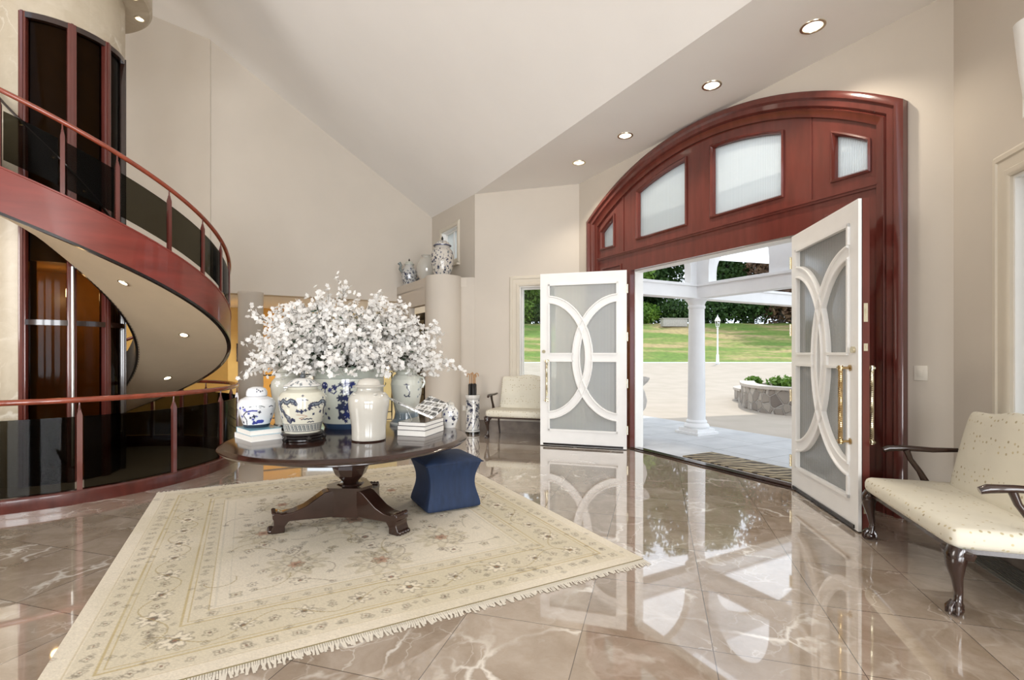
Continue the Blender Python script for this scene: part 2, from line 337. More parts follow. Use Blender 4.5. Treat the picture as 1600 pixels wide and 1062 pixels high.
# ------------------------------------------------------------------ plan of the room
L0 = Vector((1.80, 7.54)); AV = R(-61.93)                      # entrance wall: left jamb of the doorway and direction
U = Vector((-.4706, .8824)); NP = Vector((-.8824, -.4706))       # along the wall (away) and into the room
T1 = Vector((.2816, .9595)); T2 = Vector((-.9595, .2816))
C1 = L0 + U*1.306; K = L0 - U*3.93
CP = Vector((-.696, 9.242)); B = Vector((-1.798, 11.08)); A = Vector((-5.56, 9.052))
SC = 1.31                                                        # middle of the doorway along the wall
CZ, SLOPE = 4.44, .636
def slope_z(p): return CZ + SLOPE*((Vector(p)-CP).dot(Vector((-.8803, -.4745))))
def frame(o, ang): return Matrix.Translation((o[0], o[1], 0)) @ Matrix.Rotation(ang, 4, 'Z')
def wall(name, o, ang, length, z0, z1, holes=(), t=.2, m='wall', x0=0):
    mb = MB(frame(o, ang)); out = [(x0, z0), (length, z0), (length, z1), (x0, z1)]
    hs = [[(a, c), (b_, c), (b_, d), (a, d)] for a, b_, c, d in holes]
    if hs: mb.plate(out, hs, 0, t)
    else: mb.prism(out, 0, t)
    return mb.build(name, M[m], kind='structure')

# floor with the round stair opening
SX, SY = -5.6, 6.1
hole = [(SX+1.86*math.cos(2*PI*i/72), SY+1.86*math.sin(2*PI*i/72)) for i in range(72)]
mb = MB()
ox = lambda p, n=.1: (p[0]-NP[0]*n, p[1]-NP[1]*n)
mb.plate([(3.2, 2.1), (K.x+.1, K.y), ox(L0-U*2.72, .16), ox(L0, .16), (C1.x+.08, C1.y+.08), (-.6, 9.4), (-1.6, 11.1), (-1, 17), (-11, 17), (-11, -18), (-9, -18), (9.5, -8)], [hole], -.25, 0, 'xyz')
mb.build('floor', M['floor'], kind='structure')

# entrance wall with arched opening
Rr = 3.94; zc = 4.42-Rr
def arc_pts(r, half, n=40, c=SC):
    a = math.asin(min(1, half/r)); return [(c+r*math.sin(t), zc+r*math.cos(t)) for t in np.linspace(-a, a, n)]
arc = arc_pts(Rr-.02, 2.28)
mb = MB(frame(L0, AV))
mb.prism([(-1.306, 0), (-1.306, 4.5)]+[(3.93, 4.5), (3.93, 0), (SC+2.28, 0)]+arc[::-1]+[(SC-2.28, 0)], 0, .22)
mb.build('wall_entrance', M['wall'], kind='structure')
wall('wall_left', CP, R(-16.36), 1.96, 0, 4.5, [(.87, 1.56, .62, 2.67)])
wall('wall_right', K, R(-106.36), 2.0, 0, 4.5, [(.71, 1.40, .62, 2.67)])
wall('wall_clerestory', B, math.atan2(-1.838, 1.102), 2.143, 0, 6.0, [(.56, 1.38, 3.36, 4.03)])
wall('wall_back', A, R(28.33), 4.274, 2.58, 9.5, t=.3)
wall('wall_stair', (-10.2, 10.05), math.atan2(A.y-10.05, A.x+10.2), (A-Vector((-10.2, 10.05))).length+.02, 2.58, 11, t=.3)
wall('wall_side', (3.086, 2.15), AV, 11.0, 0, 5.2)
def rear(name, o, ang, length, z1, holes): wall(name, o, ang, length, 0, z1, holes)
wall('wall_rear', (8.28, -7.54), R(208.3), 18.0, 0, 10.5, [(1.0, 4.0, .6, 4.2), (5.2, 8.2, .6, 4.2), (9.0, 11.6, .6, 4.2)])
wall('wall_far_left', (-10.6, -17.5), R(90), 35, 0, 12)
# ceilings
mb = MB(); n3 = Vector((-.8803, -.4745)); uu = Vector((-.4745, .8803))
def P3(k, o): p = CP - uu*k + n3*o; return (p.x, p.y)
mb.prism([P3(-.02, 0.0), P3(20, 0.0), P3(20, -1.62), P3(-.02, -1.62)], CZ, CZ+.2, 'xyz')
mb.build('ceiling', M['ceiling'], kind='structure')
mb = MB(); q = [P3(-4, 0), P3(21, 0), P3(21, 13.5), P3(-4, 13.5)]
lo = [mb.v((x, y, slope_z((x, y)))) for x, y in q]; hi = [mb.v((x, y, slope_z((x, y))+.2)) for x, y in q]
mb.f(lo); mb.f(hi[::-1])
for i in range(4): j = (i+1) % 4; mb.f([lo[i], hi[i], hi[j], lo[j]])
mb.build('ceiling_vault', M['ceiling'], kind='structure')

# closet with a ledge, half column, doorway
LF = Vector((-1.60, 9.25)); LB = Vector((-2.50, 10.70)); ld = (LB-LF); la = math.atan2(ld.y, ld.x)
mb = MB(); mb.prism([tuple(LF), (-.96, 9.28), (-.60, 9.26), (-.75, 9.6), (-1.70, 11.2), tuple(LB)], 2.70, 2.88, 'xyz')
mb.build('ledge_shelf', M['wall'], kind='structure')
wall('wall_closet', LB, la+PI, ld.length, 0, 2.72, [(.75, 1.62, 0.01, 2.38)], t=.12)
wall('wall_nook', (-1.0, 9.30), R(-10), .42, 0, 2.87, t=.1)
mb = MB(); mb.lathe([(.345, 0), (.345, 2.885), (.335, 2.9)], 48, c=(-1.30, 9.36)); mb.build('half_column', M['wall'], kind='structure')
# window casings, sashes and panes
def window(name, o, ang, x0, x1, z0, z1, casing=.19, t=.2, bars=(), dark=False):
    w_ = empty(name, (o[0], o[1], 0), ang, kind='structure')
    mb = MB(); cs = [(0, 0), (0, -.018), (.02, -.03), (.05, -.03), (.06, -.018), (casing-.06, -.018), (casing-.05, -.028), (casing-.02, -.028), (casing, -.012), (casing, 0)]
    pth = [(x0, z0), (x1, z0), (x1, z1), (x0, z1)]
    mb.sweep2d(pth, [(-a, b) for a, b in cs], True); mb.build('casing', M['trim'], w_)
    mb = MB(); mb.sweep2d(pth, [(-.003, .0), (.018, .0), (.018, t*.45), (.045, t*.45), (.045, t*.8), (-.003, t*.8)], True)
    for a, b_, c, d in bars: mb.box(a, b_, t*.5, t*.75, c, d)
    mb.build('sash', M['sash'], w_)
    mb = MB(); mb.box(x0+.04, x1-.04, t*.6, t*.62, z0+.04, z1-.04); mb.build('pane', M['frost' if dark else 'clear'], w_)
    return w_
window('window_1', CP, R(-16.36), .87, 1.56, .62, 2.67)
window('window_2', K, R(-106.36), .71, 1.40, .62, 2.67)
wc = window('window_3', B, math.atan2(-1.838, 1.102), .56, 1.38, 3.36, 4.03, casing=.09, bars=[(.95, .99, 3.36, 4.03)], dark=True)
mb = MB(); mb.box(.48, 1.48, -.07, 0, 3.22, 3.26); mb.build('sill', M['trim'], wc)
# baseboards of dark marble
def base(name, o, ang, x0, x1):
    mb = MB(frame(o, ang)); mb.box(x0, x1, -.022, .0, 0, .20); mb.box(x0, x1, -.026, 0, .20, .212); mb.build(name, M['basestone'], kind='structure')
base('baseboard_left', CP, R(-16.36), 0, 1.96); base('baseboard_right', K, R(-106.36), 0, 2.0)
base('baseboard_entrance', L0, AV, SC+2.31, 3.93); base('baseboard_corner', L0, AV, -1.306, SC-2.31)
mb = MB(frame(K, R(-106.36))); mb.box(.0, 2.0, -.24, -.03, 0, .006, 0)
for i in range(9): mb.box(.02, 1.98, -.225+.02*i, -.213+.02*i, .006, .014, 0)
g = mb.build('floor_grille', M['grille'], label='long slotted dark metal vent set in the floor under the right bench', cat='vent')

# ------------------------------------------------------------------ entrance surround (cherry arch, transom, side panels)
E = empty('trim_1', (L0.x, L0.y, 0), AV, kind='structure')
outer = [(SC-2.3, 0)]+arc_pts(Rr, 2.3)+[(SC+2.3, 0)]
mb = MB()
mb.sweep2d(outer, [(0, 0), (0, -.085), (.02, -.10), (.065, -.10), (.085, -.07), (.135, -.07), (.15, -.045), (.165, -.06), (.185, -.045), (.235, -.03), (.235, .05), (0, .05)], flip=-1)
mb.build('casing', M['cherry'], E)
inner = arc_pts(Rr-.21, 2.1)
Rw = 3.565
def wtop(x): return zc+math.sqrt(Rw*Rw-x*x)
holes = []
for a, b_ in ((-1.98, -1.68), (-1.13, -.216), (.216, 1.13), (1.68, 1.98)):
    holes.append([(SC+a, 3.18), (SC+b_, 3.18)]+[(SC+x, wtop(x)) for x in np.linspace(b_, a, 10)])
mb = MB(); OP0, OP1, OPZ = 0.0, 2.72, 2.735
outl = [(SC-2.1, 0)]+inner+[(SC+2.1, 0), (OP1, 0), (OP1, OPZ), (OP0, OPZ), (OP0, 0)]
mb.plate(outl, holes, .0, .12); mb.build('transom_panel', M['cherry'], E)
for i, h in enumerate(holes):
    mb = MB(); mb.sweep2d(h, [(-.03, 0), (-.03, -.02), (-.012, -.03), (.0, -.012), (.008, .0), (.008, .1), (-.002, .1), (-.002, .0)], True)
    s_ = mb.build('window_stop', M['cherry'], E)
    mb = MB(); c = Vector((sum(p[0] for p in h)/len(h), sum(p[1] for p in h)/len(h)))
    mb.prism([(c.x+(p[0]-c.x)*1.01, c.y+(p[1]-c.y)*1.01) for p in h], .05, .062); mb.build('pane', M['frost'], s_)
mb = MB(); mb.box(SC-2.08, SC+2.08, -.02, 0, 2.985, 3.01); mb.box(SC-2.08, SC+2.08, -.035, 0, 3.01, 3.028); mb.build('ledge_moulding', M['cherry'], E)
for x in (SC-1.45, SC+1.45):
    mb = MB(); mb.box(x-.012, x+.012, -.012, 0, 3.03, zc+math.sqrt((Rr-.24)**2-1.45**2)); mb.build('stile_bead', M['cherry'], E)
for x0, x1 in ((OP1+.18, SC+1.98), (SC-1.98, OP0-.18)):
    mb = MB(); mb.sweep2d([(x0, .3), (x1, .3), (x1, 2.85), (x0, 2.85)], [(0, 0), (0, -.015), (.02, -.02), (.03, 0)], True); mb.build('side_panel_moulding', M['cherry'], E)
mb = MB()   # white exterior jamb lining
mb.sweep2d([(OP0, 0), (OP0, OPZ), (OP1, OPZ), (OP1, 0)], [(0, .08), (.035, .08), (.035, .24), (0, .24)], flip=-1); mb.build('jamb_lining', M['sash'], E)
mb = MB(); mb.sweep2d([(OP0, 0), (OP0, OPZ), (OP1, OPZ), (OP1, 0)], [(0, -.012), (.022, -.012), (.022, .08), (0, .08)], flip=-1); mb.build('jamb', M['cherry'], E)
mb = MB(frame(L0, AV)); mb.box(OP0-.05, OP1+.05, -.06, .16, 0, .012); mb.box(OP0, OP1, .0, .05, .012, .024, 0); mb.build('door_sill', [M['dark']], kind='structure')
# light switch
sw = empty('light_switch', (*(L0-U*3.706+NP*.0), 0), AV, 'square ivory light switch plate on the wall between the arch and the right window', 'light switch')
mb = MB(); mb.rbox(-.05, .05, -.008, 0, 1.215, 1.345, .004, 2); mb.build('plate', M['plastic'], sw)
mb = MB(); mb.rbox(-.022, .022, -.013, -.008, 1.25, 1.31, .003, 2); mb.build('rocker', M['plastic'], sw)

# ------------------------------------------------------------------ the two open doors
DW, DH = 1.33, 2.70
def door(name, hinge, ang, side, label):
    d = empty(name, (hinge[0], hinge[1], 0), ang, kind='structure'); d['label'] = label; d['category'] = 'door'
    X0, X1, Z0, Z1 = .15, DW-.15, .27, DH-.19
    zc_ = (Z0+Z1)/2+.0; 
    def lattice(mb, a, b_, raise_to):
        Y = lambda t: side*t
        def bx(x0, x1, z0, z1, t0=a, t1=b_): mb.box(x0, x1, min(Y(t0), Y(t1)), max(Y(t0), Y(t1)), z0, z1)
        bx(0, X0, .012, DH); bx(X1, DW, .012, DH); bx(X0, X1, .012, Z0); bx(X0, X1, Z1, DH)
        # arcs
        def band(cx, sgn, ee):
            ax, az = .66, .335*DH; hw = .062
            pts = []
            for t in np.linspace(-PI/2, PI/2, 61):
                pts.append((cx+sgn*ax*math.cos(t), zc_+az*math.sin(t)))
            pts = [p for p in pts if X0-.02 <= p[0] <= X1+.02]
            ex = ee if raise_to > b_-1e-6 else -ee
            lim = lambda sec: [(u_, Y(v_)) for u_, v_ in sec]
            e = .012 if raise_to > max(a, b_) or raise_to < min(a, b_) else 0
            if raise_to > b_-1e-6: sec = [(-hw, a), (-hw, raise_to-.004), (-hw+.006, raise_to+ex), (-hw+.018, raise_to+ex), (-hw+.026, b_+.002+ex), (hw-.026, b_+.002+ex), (hw-.018, raise_to+ex), (hw-.006, raise_to+ex), (hw, raise_to-.004), (hw, a)]
            else: sec = [(-hw, b_), (-hw, raise_to+.004), (-hw+.006, raise_to), (-hw+.018, raise_to), (-hw+.026, a), (hw-.026, a), (hw-.018, raise_to), (hw-.006, raise_to), (hw, raise_to+.004), (hw, b_)]
            mb.sweep2d(pts, lim(sec))
        band(X0-.045, 1, 0); band(X1+.045, -1, .0012)
        # mid rails between stile and arc
        for x0, x1 in ((X0, X0+.215-.045+.0), (X1-.17, X1)):
            pass
        xr = X0-.045; zmr = .065
        ax = .66
        # left side rail runs from the left stile to the arc bulging left (centre on the right)
        xl_end = (X1+.045)-ax+.01; xr_start = (X0-.045)+ax-.01
        bx(X0, xl_end, zc_-zmr, zc_+zmr); bx(xr_start, X1, zc_-zmr, zc_+zmr)
        # raised beads round the glazed field
        r0, r1 = (b_, raise_to) if raise_to > b_-1e-6 else (raise_to, a)
        bd = .022
        az = .335*DH
        zA = az*math.sqrt(max(0, 1-((X0-(X0-.045))/ax)**2))
        for xx0, xx1 in ((X0-bd, X0+.004), (X1-.004, X1+bd)):
            for z0, z1 in ((Z0-bd, zc_-zA-.062), (zc_-zA+.062, zc_-zmr), (zc_+zmr, zc_+zA-.062), (zc_+zA+.062, Z1+bd)): bx(xx0, xx1, z0, z1, r0, r1)
        bx(X0-bd, X1+bd, Z0-bd, Z0+.004, r0, r1); bx(X0-bd, X1+bd, Z1-.004, Z1+bd, r0, r1)
        for x0, x1 in ((X0, xl_end-.04), (xr_start+.04, X1)):
            bx(x0, x1, zc_-zmr-.004, zc_-zmr+.02, r0, r1); bx(x0, x1, zc_+zmr-.02, zc_+zmr+.004, r0, r1)
    mb = MB(); lattice(mb, .058, .083, .103); mb.build('white_lattice_face', M['white'], d, sharp=25, label='white painted outer face with interlaced arcs')
    mb = MB(); lattice(mb, .0, .052, -.018); mb.build('cherry_face', M['cherry'], d, sharp=25, label='dark cherry inner face and edge')
    mb = MB(); y0, y1 = sorted((side*.053, side*.057)); mb.box(X0-.03, X1+.03, y0, y1, Z0-.03, Z1+.03); mb.build('reeded_pane', M['reeded'], d)
    mb = MB(); y0, y1 = sorted((side*.0, side*.085)); mb.box(.01, DW-.01, y0+.01, y1-.01, .003, .02); mb.box(.05, DW-.05, y1 if side > 0 else y0-.012, y1+.012 if side > 0 else y0, .02, .05) ; mb.build('bottom_sweep', M['blacktrim'], d)
    # pulls on both faces
    for t, out in ((.085, 1), (0, -1)):
        mb = MB(); xh = DW-.12; yy = side*(t+out*.075)
        for s_ in (0, PI, PI/2, 3*PI/2):
            mb.tube([(xh+.010*math.cos(s_+k*.55), yy+.010*math.sin(s_+k*.55), .74+k*.58/110) for k in range(111)], .0085, 6)
        for z in (.72, 1.33):
            mb.rbox(xh-.036, xh+.036, yy-.016, yy+.016, z-.010, z+.010, .004, 2)
            mb.tube([(xh, yy, z-.02), (xh, yy, z+.02)], .02, 12)
            mb.tube([(xh, side*t, z), (xh, yy, z)], .011, 10); mb.tube([(xh, side*t, z), (xh, side*(t+out*.008), z)], .026, 14)
        mb.build('pull_handle', M['brass'] if (t > 0) == (side < 0) else M['palebrass'], d, label='twisted brass pull bar')
    for z, h in ((1.78, .15), (1.50, .06), (.25, .18)):
        mb = MB(); y0, y1 = sorted((side*.014, side*.044)); mb.box(DW, DW+.003, y0, y1, z-h/2, z+h/2); mb.box(DW+.003, DW+.006, (y0*.6+y1*.4), (y0*.4+y1*.6), z-h/5, z+h/5); mb.build('lock_plate', M['palebrass'], d)
    mb = MB(); mb.tube([(DW-.06, side*.085, 1.48), (DW-.06, side*.105, 1.48)], .026, 16); mb.build('deadbolt', M['palebrass'], d)
    for z in (.30, 1.0, 1.70, 2.42):
        mb = MB(); mb.box(-.012, .0, *sorted((side*.03, side*.085)), z-.06, z+.06); mb.tube([(-.012, side*.092, z-.065), (-.012, side*.092, z+.065)], .009, 10); mb.build('hinge', M['palebrass'], d)
    return d
hr = Vector((3.084, 5.277)); hl = L0 - U*.045 + NP*.09
door('door_1', (hl.x, hl.y), R(162.9), 1, 'white glazed door leaf open in front of the far bench')
door('door_2', (hr.x, hr.y), R(261.0), -1, 'white glazed door leaf with brass pulls beside the near bench')

# ------------------------------------------------------------------ stair tower, spiral stair, guard rail
TW = .64
def ztb(deg): return 1.545+(29.7-deg)/89.4*1.175            # underside of the stair by angle (degrees)
def pol(r, deg, z): return (SX+r*math.cos(R(deg)), SY+r*math.sin(R(deg)), z)
LW = empty('wall_tower', (0, 0, 0), kind='structure')
g0, g1 = -77, 62
mb = MB()
mb.lathe([(TW, -3.2), (TW, 8.2)], 48, c=(SX, SY), a0=R(g1), a1=R(360+g0)); mb.lathe([(TW, 5.26), (TW, 8.2)], 36, c=(SX, SY), a0=R(g0), a1=R(g1))
mb.lathe([(TW-.06, 5.26), (TW, 5.26)], 36, c=(SX, SY), a0=R(g0), a1=R(g1))
mb.build('marble_cladding', M['creammarble'], LW)
lift = empty('elevator', (SX, SY, 0), 0, 'tall round glass elevator with dark cherry mullions inside the spiral stair', 'elevator')
mb = MB(); mb.lathe([(TW-.035, -3.0), (TW-.035, 5.25)], 36, a0=R(g0), a1=R(g1)); mb.build('curved_glass', M['elev'], lift)
for a in (-76, -38, -5, 28, 61):
    mb = MB(Matrix.Rotation(R(a), 4, 'Z')); wd = .042 if a in (-38, -5) else .035
    mb.rbox(TW-.07, TW+.012, -wd, wd, -3.1, 5.26, .008, 2); mb.box(TW+.01, TW+.02, -.012, .012, -3.1, 5.26); mb.build('mullion', M['dark'] if a > 0 else M['cherry'], lift)
for z in (-.1, 1.80, 3.05, 5.22):
    mb = MB(); mb.lathe([(TW-.06, z-.03), (TW+.012, z-.03), (TW+.012, z+.03), (TW-.06, z+.03), (TW-.06, z-.03)], 36, a0=R(g0), a1=R(g1), cap=False); mb.build('cross_bar', M['dark'], lift)
mb = MB(Matrix.Rotation(R(-38), 4, 'Z')); mb.tube([(TW+.045, 0, .15), (TW+.045, 0, 2.45)], .017, 10); mb.tube([(TW, 0, .5), (TW+.045, 0, .5)], .01); mb.tube([(TW, 0, 2.2), (TW+.045, 0, 2.2)], .01); mb.build('pull_bar', M['steel'], lift)
mb = MB(); mb.lathe([(.50, -3), (.50, 1.0), (.50, 2.5)], 24, a0=R(70), a1=R(290)); mb.lathe([(0.01, -.02), (.54, -.02)], 24, cap=False); mb.lathe([(0.01, 2.5), (.56, 2.5), (.56, 5.3)], 24, cap=False); mb.build('cabin', M['orangefloor'], lift)  # orange cabin colour stands in for warm reflections in the glass
lamp('elevator_fill', (SX+.05, SY-.1, 2.2), 12, (1, .75, .4), .05)  # added warm fill to make the cabin glow, no fitting
# canopy disc over the tower
cn = empty('trim_2', (SX, SY, 0), kind='structure')
mb = MB(); mb.lathe([(TW, 5.98), (.90, 5.98), (.93, 6.01), (.93, 7.8)], 64, cap=False); mb.build('canopy', M['creammarble'], cn)
def downlight(loc, r, label, group, power=None, tilt=None, lens='lens', color=(1, .9, .75), spot=120):
    d = empty('ceiling_light', loc, 0, label, 'ceiling light', group)
    if tilt: d.rotation_euler = tilt
    mb = MB(); mb.lathe([(r*.78, -.001), (r*.80, -.006), (r, -.006), (r*1.02, 0)], 28, cap=False); mb.lathe([(r*.78, -.002), (r*.74, .012)], 28, cap=False); mb.build('trim_ring', M['palebrass'], d)
    mb = MB(); mb.lathe([(0.001, -.0015), (r*.78, -.0015)], 28, cap=False); mb.build('lens', M[lens], d)
    if power: 
        l = lamp('downlight_lamp', (loc[0], loc[1], loc[2]-.05), power, color, .06, spot)
    return d
for (x, y), lb in zip(((2.753, 4.51), (2.229, 5.50), (1.556, 6.77), (1.05, 7.73)),
        ('round recessed ceiling light, largest and nearest of the row above the arch', 'round recessed ceiling light, second nearest of the row above the arch',
         'round recessed ceiling light above the arch, second from the far corner', 'round recessed ceiling light closest to the far corner wall')):
    downlight((x, y, CZ), .105, lb, 'recessed lights along the flat ceiling band', 60, lens='softlens')
for a, r_, lb in ((12, .80, 'recessed light in the round stone canopy, the bigger one'), (46, .80, 'recessed light in the round stone canopy, half hidden behind the tower')):
    p = pol(r_, a, 5.978); downlight(p, .06, lb, 'lights in the canopy over the elevator', None, lens='softlens')

ST = empty('spiral_staircase', (SX, SY, 0), 0, 'spiral staircase with cherry stringer and smoked glass wrapping the round elevator', 'staircase')
def polo(r, deg, z): return (r*math.cos(R(deg)), r*math.sin(R(deg)), z)
RO, RI = 1.84, .76
def helix(name, sec, d0, d1, material, parent, step=2.5, sharp=30, **kw):
    # sec: (radius, dz above underside) closed loop
    n = int((d1-d0)/step)+1; V = []; F = []; q = len(sec)
    for i in range(n):
        a = d0+(d1-d0)*i/(n-1); z = ztb(a)
        V += [polo(r, a, z+dz) for r, dz in sec]
    for i in range(n-1):
        for k in range(q): F.append((i*q+k, i*q+(k+1) % q, (i+1)*q+(k+1) % q, (i+1)*q+k))
    F.append(tuple(range(q))); F.append(tuple((n-1)*q+k for k in range(q))[::-1])
    o = rawmesh(name, V, F, material, parent, **kw); o.data.set_sharp_from_angle(angle=R(sharp)); 
    bm = bmesh.new(); bm.from_mesh(o.data); bmesh.ops.recalc_face_normals(bm, faces=bm.faces); bm.to_mesh(o.data); bm.free()
    return o
D0, D1 = -125, 400
helix('stringer', [(RO-.03, .02), (RO, .02), (RO, .42), (RO+.008, .425), (RO+.008, .44), (RO-.035, .44), (RO-.035, .425), (RO-.03, .42)], D0, D1, M['stringer'], ST)
helix('outer_edge_trim', [(RO-.045, -.008), (RO+.004, -.008), (RO+.004, .02), (RO-.045, .02)], D0, D1, M['blacktrim'], ST)
helix('inner_stringer', [(RI-.01, .0), (RI+.03, .0), (RI+.03, .42), (RI-.01, .42)], D0, D1, M['blacktrim'], ST)
helix('soffit', [(RI+.02, .0), (RO-.03, .0), (RO-.03, .03), (RI+.02, .03)], D0, D1, M['soffit'], ST)
helix('handrail', [(RO-.018-.026*math.cos(t)*1.0, 1.14+.026*math.sin(t)) for t in np.linspace(0, 2*PI, 13)[:-1]], D0, 146, M['cherry_rail'], ST, sharp=80)
helix('inner_handrail', [(RI-.075+.02*math.cos(t), 1.10+.02*math.sin(t)) for t in np.linspace(0, 2*PI, 9)[:-1]], D0, 146, M['dark'], ST, sharp=80)
helix('lower_handrail', [(RO-.018+.024*math.cos(t), 1.10+.024*math.sin(t)) for t in np.linspace(0, 2*PI, 9)[:-1]], 205, D1, M['dark'], ST, sharp=80)
tread0 = None
for i in range(34):
    a = D0+8+i*14.6; z = ztb(a)+.30
    mb = MB(Matrix.Rotation(R(a), 4, 'Z')); 
    if tread0 is None:
        n_ = 5; pts = [(RI+.03)*np.array([math.cos(t), math.sin(t)]) for t in np.linspace(0, R(16), n_)]+[(RO-.04)*np.array([math.cos(t), math.sin(t)]) for t in np.linspace(R(16), 0, n_)]
        mb = MB(); mb.prism([tuple(p) for p in pts], -.05, .0, 'xyz'); tread0 = mb.build('tread', M['dark'], ST); t_ = tread0
    else: t_ = tread0.copy(); col.objects.link(t_)
    t_.location = (0, 0, z); t_.rotation_euler = (0, 0, R(a-8))
def post_mesh(h, wd=.019):
    mb = MB(); mb.lathe([(wd*1.3, 0), (wd*1.3, h-.13), (wd*.7, h-.085), (wd*.7, h-.075)], 4, a0=PI/4, a1=PI/4+2*PI); mb.lathe([(wd*.75, h-.08), (wd*.4, h-.065), (wd*.33, h)], 10); return mb
p0 = None
PA = [-110, -94, -77, -60.5, -46.8, -33.5, -17.5, -2.5, 11, 25, 40, 57, 75, 95, 115, 135]
def from_px(px, r):   # angle on a circle of radius r for a horizontal bearing
    pass
for a in PA:
    if p0 is None: p0 = post_mesh(.70).build('baluster', M['cherry'], ST); o = p0
    else: o = p0.copy(); col.objects.link(o)
    o.location = polo(RO-.018, a, ztb(a)+.43); o.rotation_euler = (0, 0, R(a))
for a, b_ in zip(PA[:-1], PA[1:]):
    n = 7; V = []; F = []
    for i in range(n):
        t = a+1+(b_-a-2)*i/(n-1)
        for r_ in (RO-.022, RO-.014):
            for dz in (.51, .96): V.append(polo(r_, t, ztb(t)+dz))
    for i in range(n-1):
        k = i*4; F += [(k, k+1, k+5, k+4), (k+2, k+6, k+7, k+3), (k+1, k+3, k+7, k+5), (k, k+4, k+6, k+2)]
    F += [(0, 2, 3, 1), ((n-1)*4, (n-1)*4+1, (n-1)*4+3, (n-1)*4+2)]
    rawmesh('glass_panel', V, F, M['tint'], ST, smooth=False)
for a in (-76, -52, -28):
    mb = MB(); p = polo(TW, a, ztb(a)+1.05); q = polo(RI-.075, a, ztb(a)+1.08); mb.tube([p, q], .01, 8); mb.ball(p, .025); mb.build('rail_bracket', M['brass'], ST)
for a, lb in ((-24, 'recessed light in the stair underside nearest the smoked elevator front'), (18, 'recessed light in the stair underside at its outer bend'), (64, 'recessed light low in the stair underside above the red rail')):
    z = ztb(a)-.003; p = pol(1.33 if a < 60 else 1.25, a, z)
    sl = 1.175/R(89.4)/1.33
    d = downlight(p, .055, lb, 'lights in the underside of the stair', 3, lens='lens')
    d.rotation_euler = Vector((math.sin(R(a))*-sl, math.cos(R(a))*sl, 1)).to_track_quat('Z', 'Y').to_euler()

# guard rail round the opening
GR = empty('guard_railing', (SX, SY, 0), 0, 'curved cherry guard railing with smoked glass round the floor opening', 'railing')
RG = 1.92; A0, A1 = -150, 165
def ring(mb, sec, a0=A0, a1=A1, n=90):
    rows = []
    for i in range(n+1):
        a = a0+(a1-a0)*i/n; rows.append([mb.v(polo(r, a, z)) for r, z in sec])
    q = len(sec)
    for i in range(n):
        for k in range(q): mb.f([rows[i][k], rows[i][(k+1) % q], rows[i+1][(k+1) % q], rows[i+1][k]])
    mb.f(rows[0]); mb.f(rows[-1][::-1])
mb = MB(); ring(mb, [(RG-.07, -.26), (RG+.045, 0), (RG+.045, .115), (RG+.03, .13), (RG-.06, .13), (RG-.07, .115)]); mb.build('curb', M['cherry_dark'], GR)
mb = MB(); ring(mb, [(RG+.028*math.cos(t), 1.0+.028*math.sin(t)) for t in np.linspace(0, 2*PI, 13)[:-1]]); mb.build('handrail', M['cherry_rail'], GR, sharp=80)
GA = [-140, -116, -91, -67, -43.2, -18.2, 4, 25.4, 46, 68.6, 83, 97, 111, 130, 150]
p1 = None
for a in GA:
    if p1 is None: p1 = post_mesh(.85, .023).build('post', M['cherry'], GR); o = p1
    else: o = p1.copy(); col.objects.link(o)
    o.location = polo(RG, a, .13); o.rotation_euler = (0, 0, R(a))
for a, b_ in zip(GA[:-1], GA[1:]):
    mb = MB(); ring(mb, [(RG-.004, .135), (RG+.004, .135), (RG+.004, .84), (RG-.004, .84)], a+1, b_-1, 8); mb.build('glass_panel', M['tint'], GR)
# shaft and lower floor
mb = MB(); mb.lathe([(1.99, -.24), (1.99, -1.0), (2.6, -1.0), (2.6, -3.2)], 48, c=(SX, SY), cap=False); mb.build('wall_shaft', M['brownwall'], kind='structure')
mb = MB(); mb.lathe([(0.01, -3.2), (2.7, -3.2)], 48, c=(SX, SY), cap=False); mb.build('floor_lower', M['orangefloor'], kind='structure')

# ------------------------------------------------------------------ back room beyond the soffit
N4 = Vector((-.4745, .8803)); fw = A + N4*3.6 - Vector((.8803, .4745))*3.0
wall('wall_back_room', fw, R(28.33), 9.0, 0, 2.7, [(5.0, 6.2, .75, 2.1)], m='paleyellow')
window('window_4', fw, R(28.33), 5.0, 6.2, .75, 2.1, casing=.1)
wall('wall_orange', A+N4*1.5-Vector((.8803, .4745))*3.2, R(28.33), 3.45, 0, 2.7, m='yellow', t=.15)
wall('wall_orange_return', A+N4*3.4+Vector((.8803, .4745))*.95, R(28.33), .9, 0, 2.7, m='yellow', t=.1)
mb = MB(); mb.prism([(-10.6, 10.3), (A.x, A.y+.25), (B.x, B.y+.2), (B.x-1, 17), (-10.6, 17)], 2.60, 2.75, 'xyz'); mb.build('ceiling_back_room', M['ceiling'], kind='structure')
mb = MB(); mb.lathe([(.213, 0), (.213, 2.54), (.22, 2.55), (.22, 2.60)], 40, c=(-4.93, 9.30)); mb.build('pillar_1', M['wall'], kind='structure')
pf = empty('picture_frame', tuple(A+N4*3.58+Vector((.8803, .4745))*.60)+(0,), R(28.33), 'small dark framed picture on the yellow wall behind the column', 'picture')
mb = MB(); mb.sweep2d([(-.22, 1.25), (.22, 1.25), (.22, 1.7), (-.22, 1.7)], [(0, 0), (0, -.03), (.04, -.02), (.04, 0)], True); mb.build('frame', M['dark'], pf)
mb = MB(); mb.box(-.21, .21, -.012, -.006, 1.26, 1.69); mb.build('picture', mat('brown_print', (.25, .17, .09), .5, var=.8, scale=9), pf)
ir = empty('iron_railing', tuple(A+N4*.9+Vector((.8803, .4745))*1.0)+(0,), R(28.33), 'black wrought iron scroll railing in the room behind the column', 'railing')
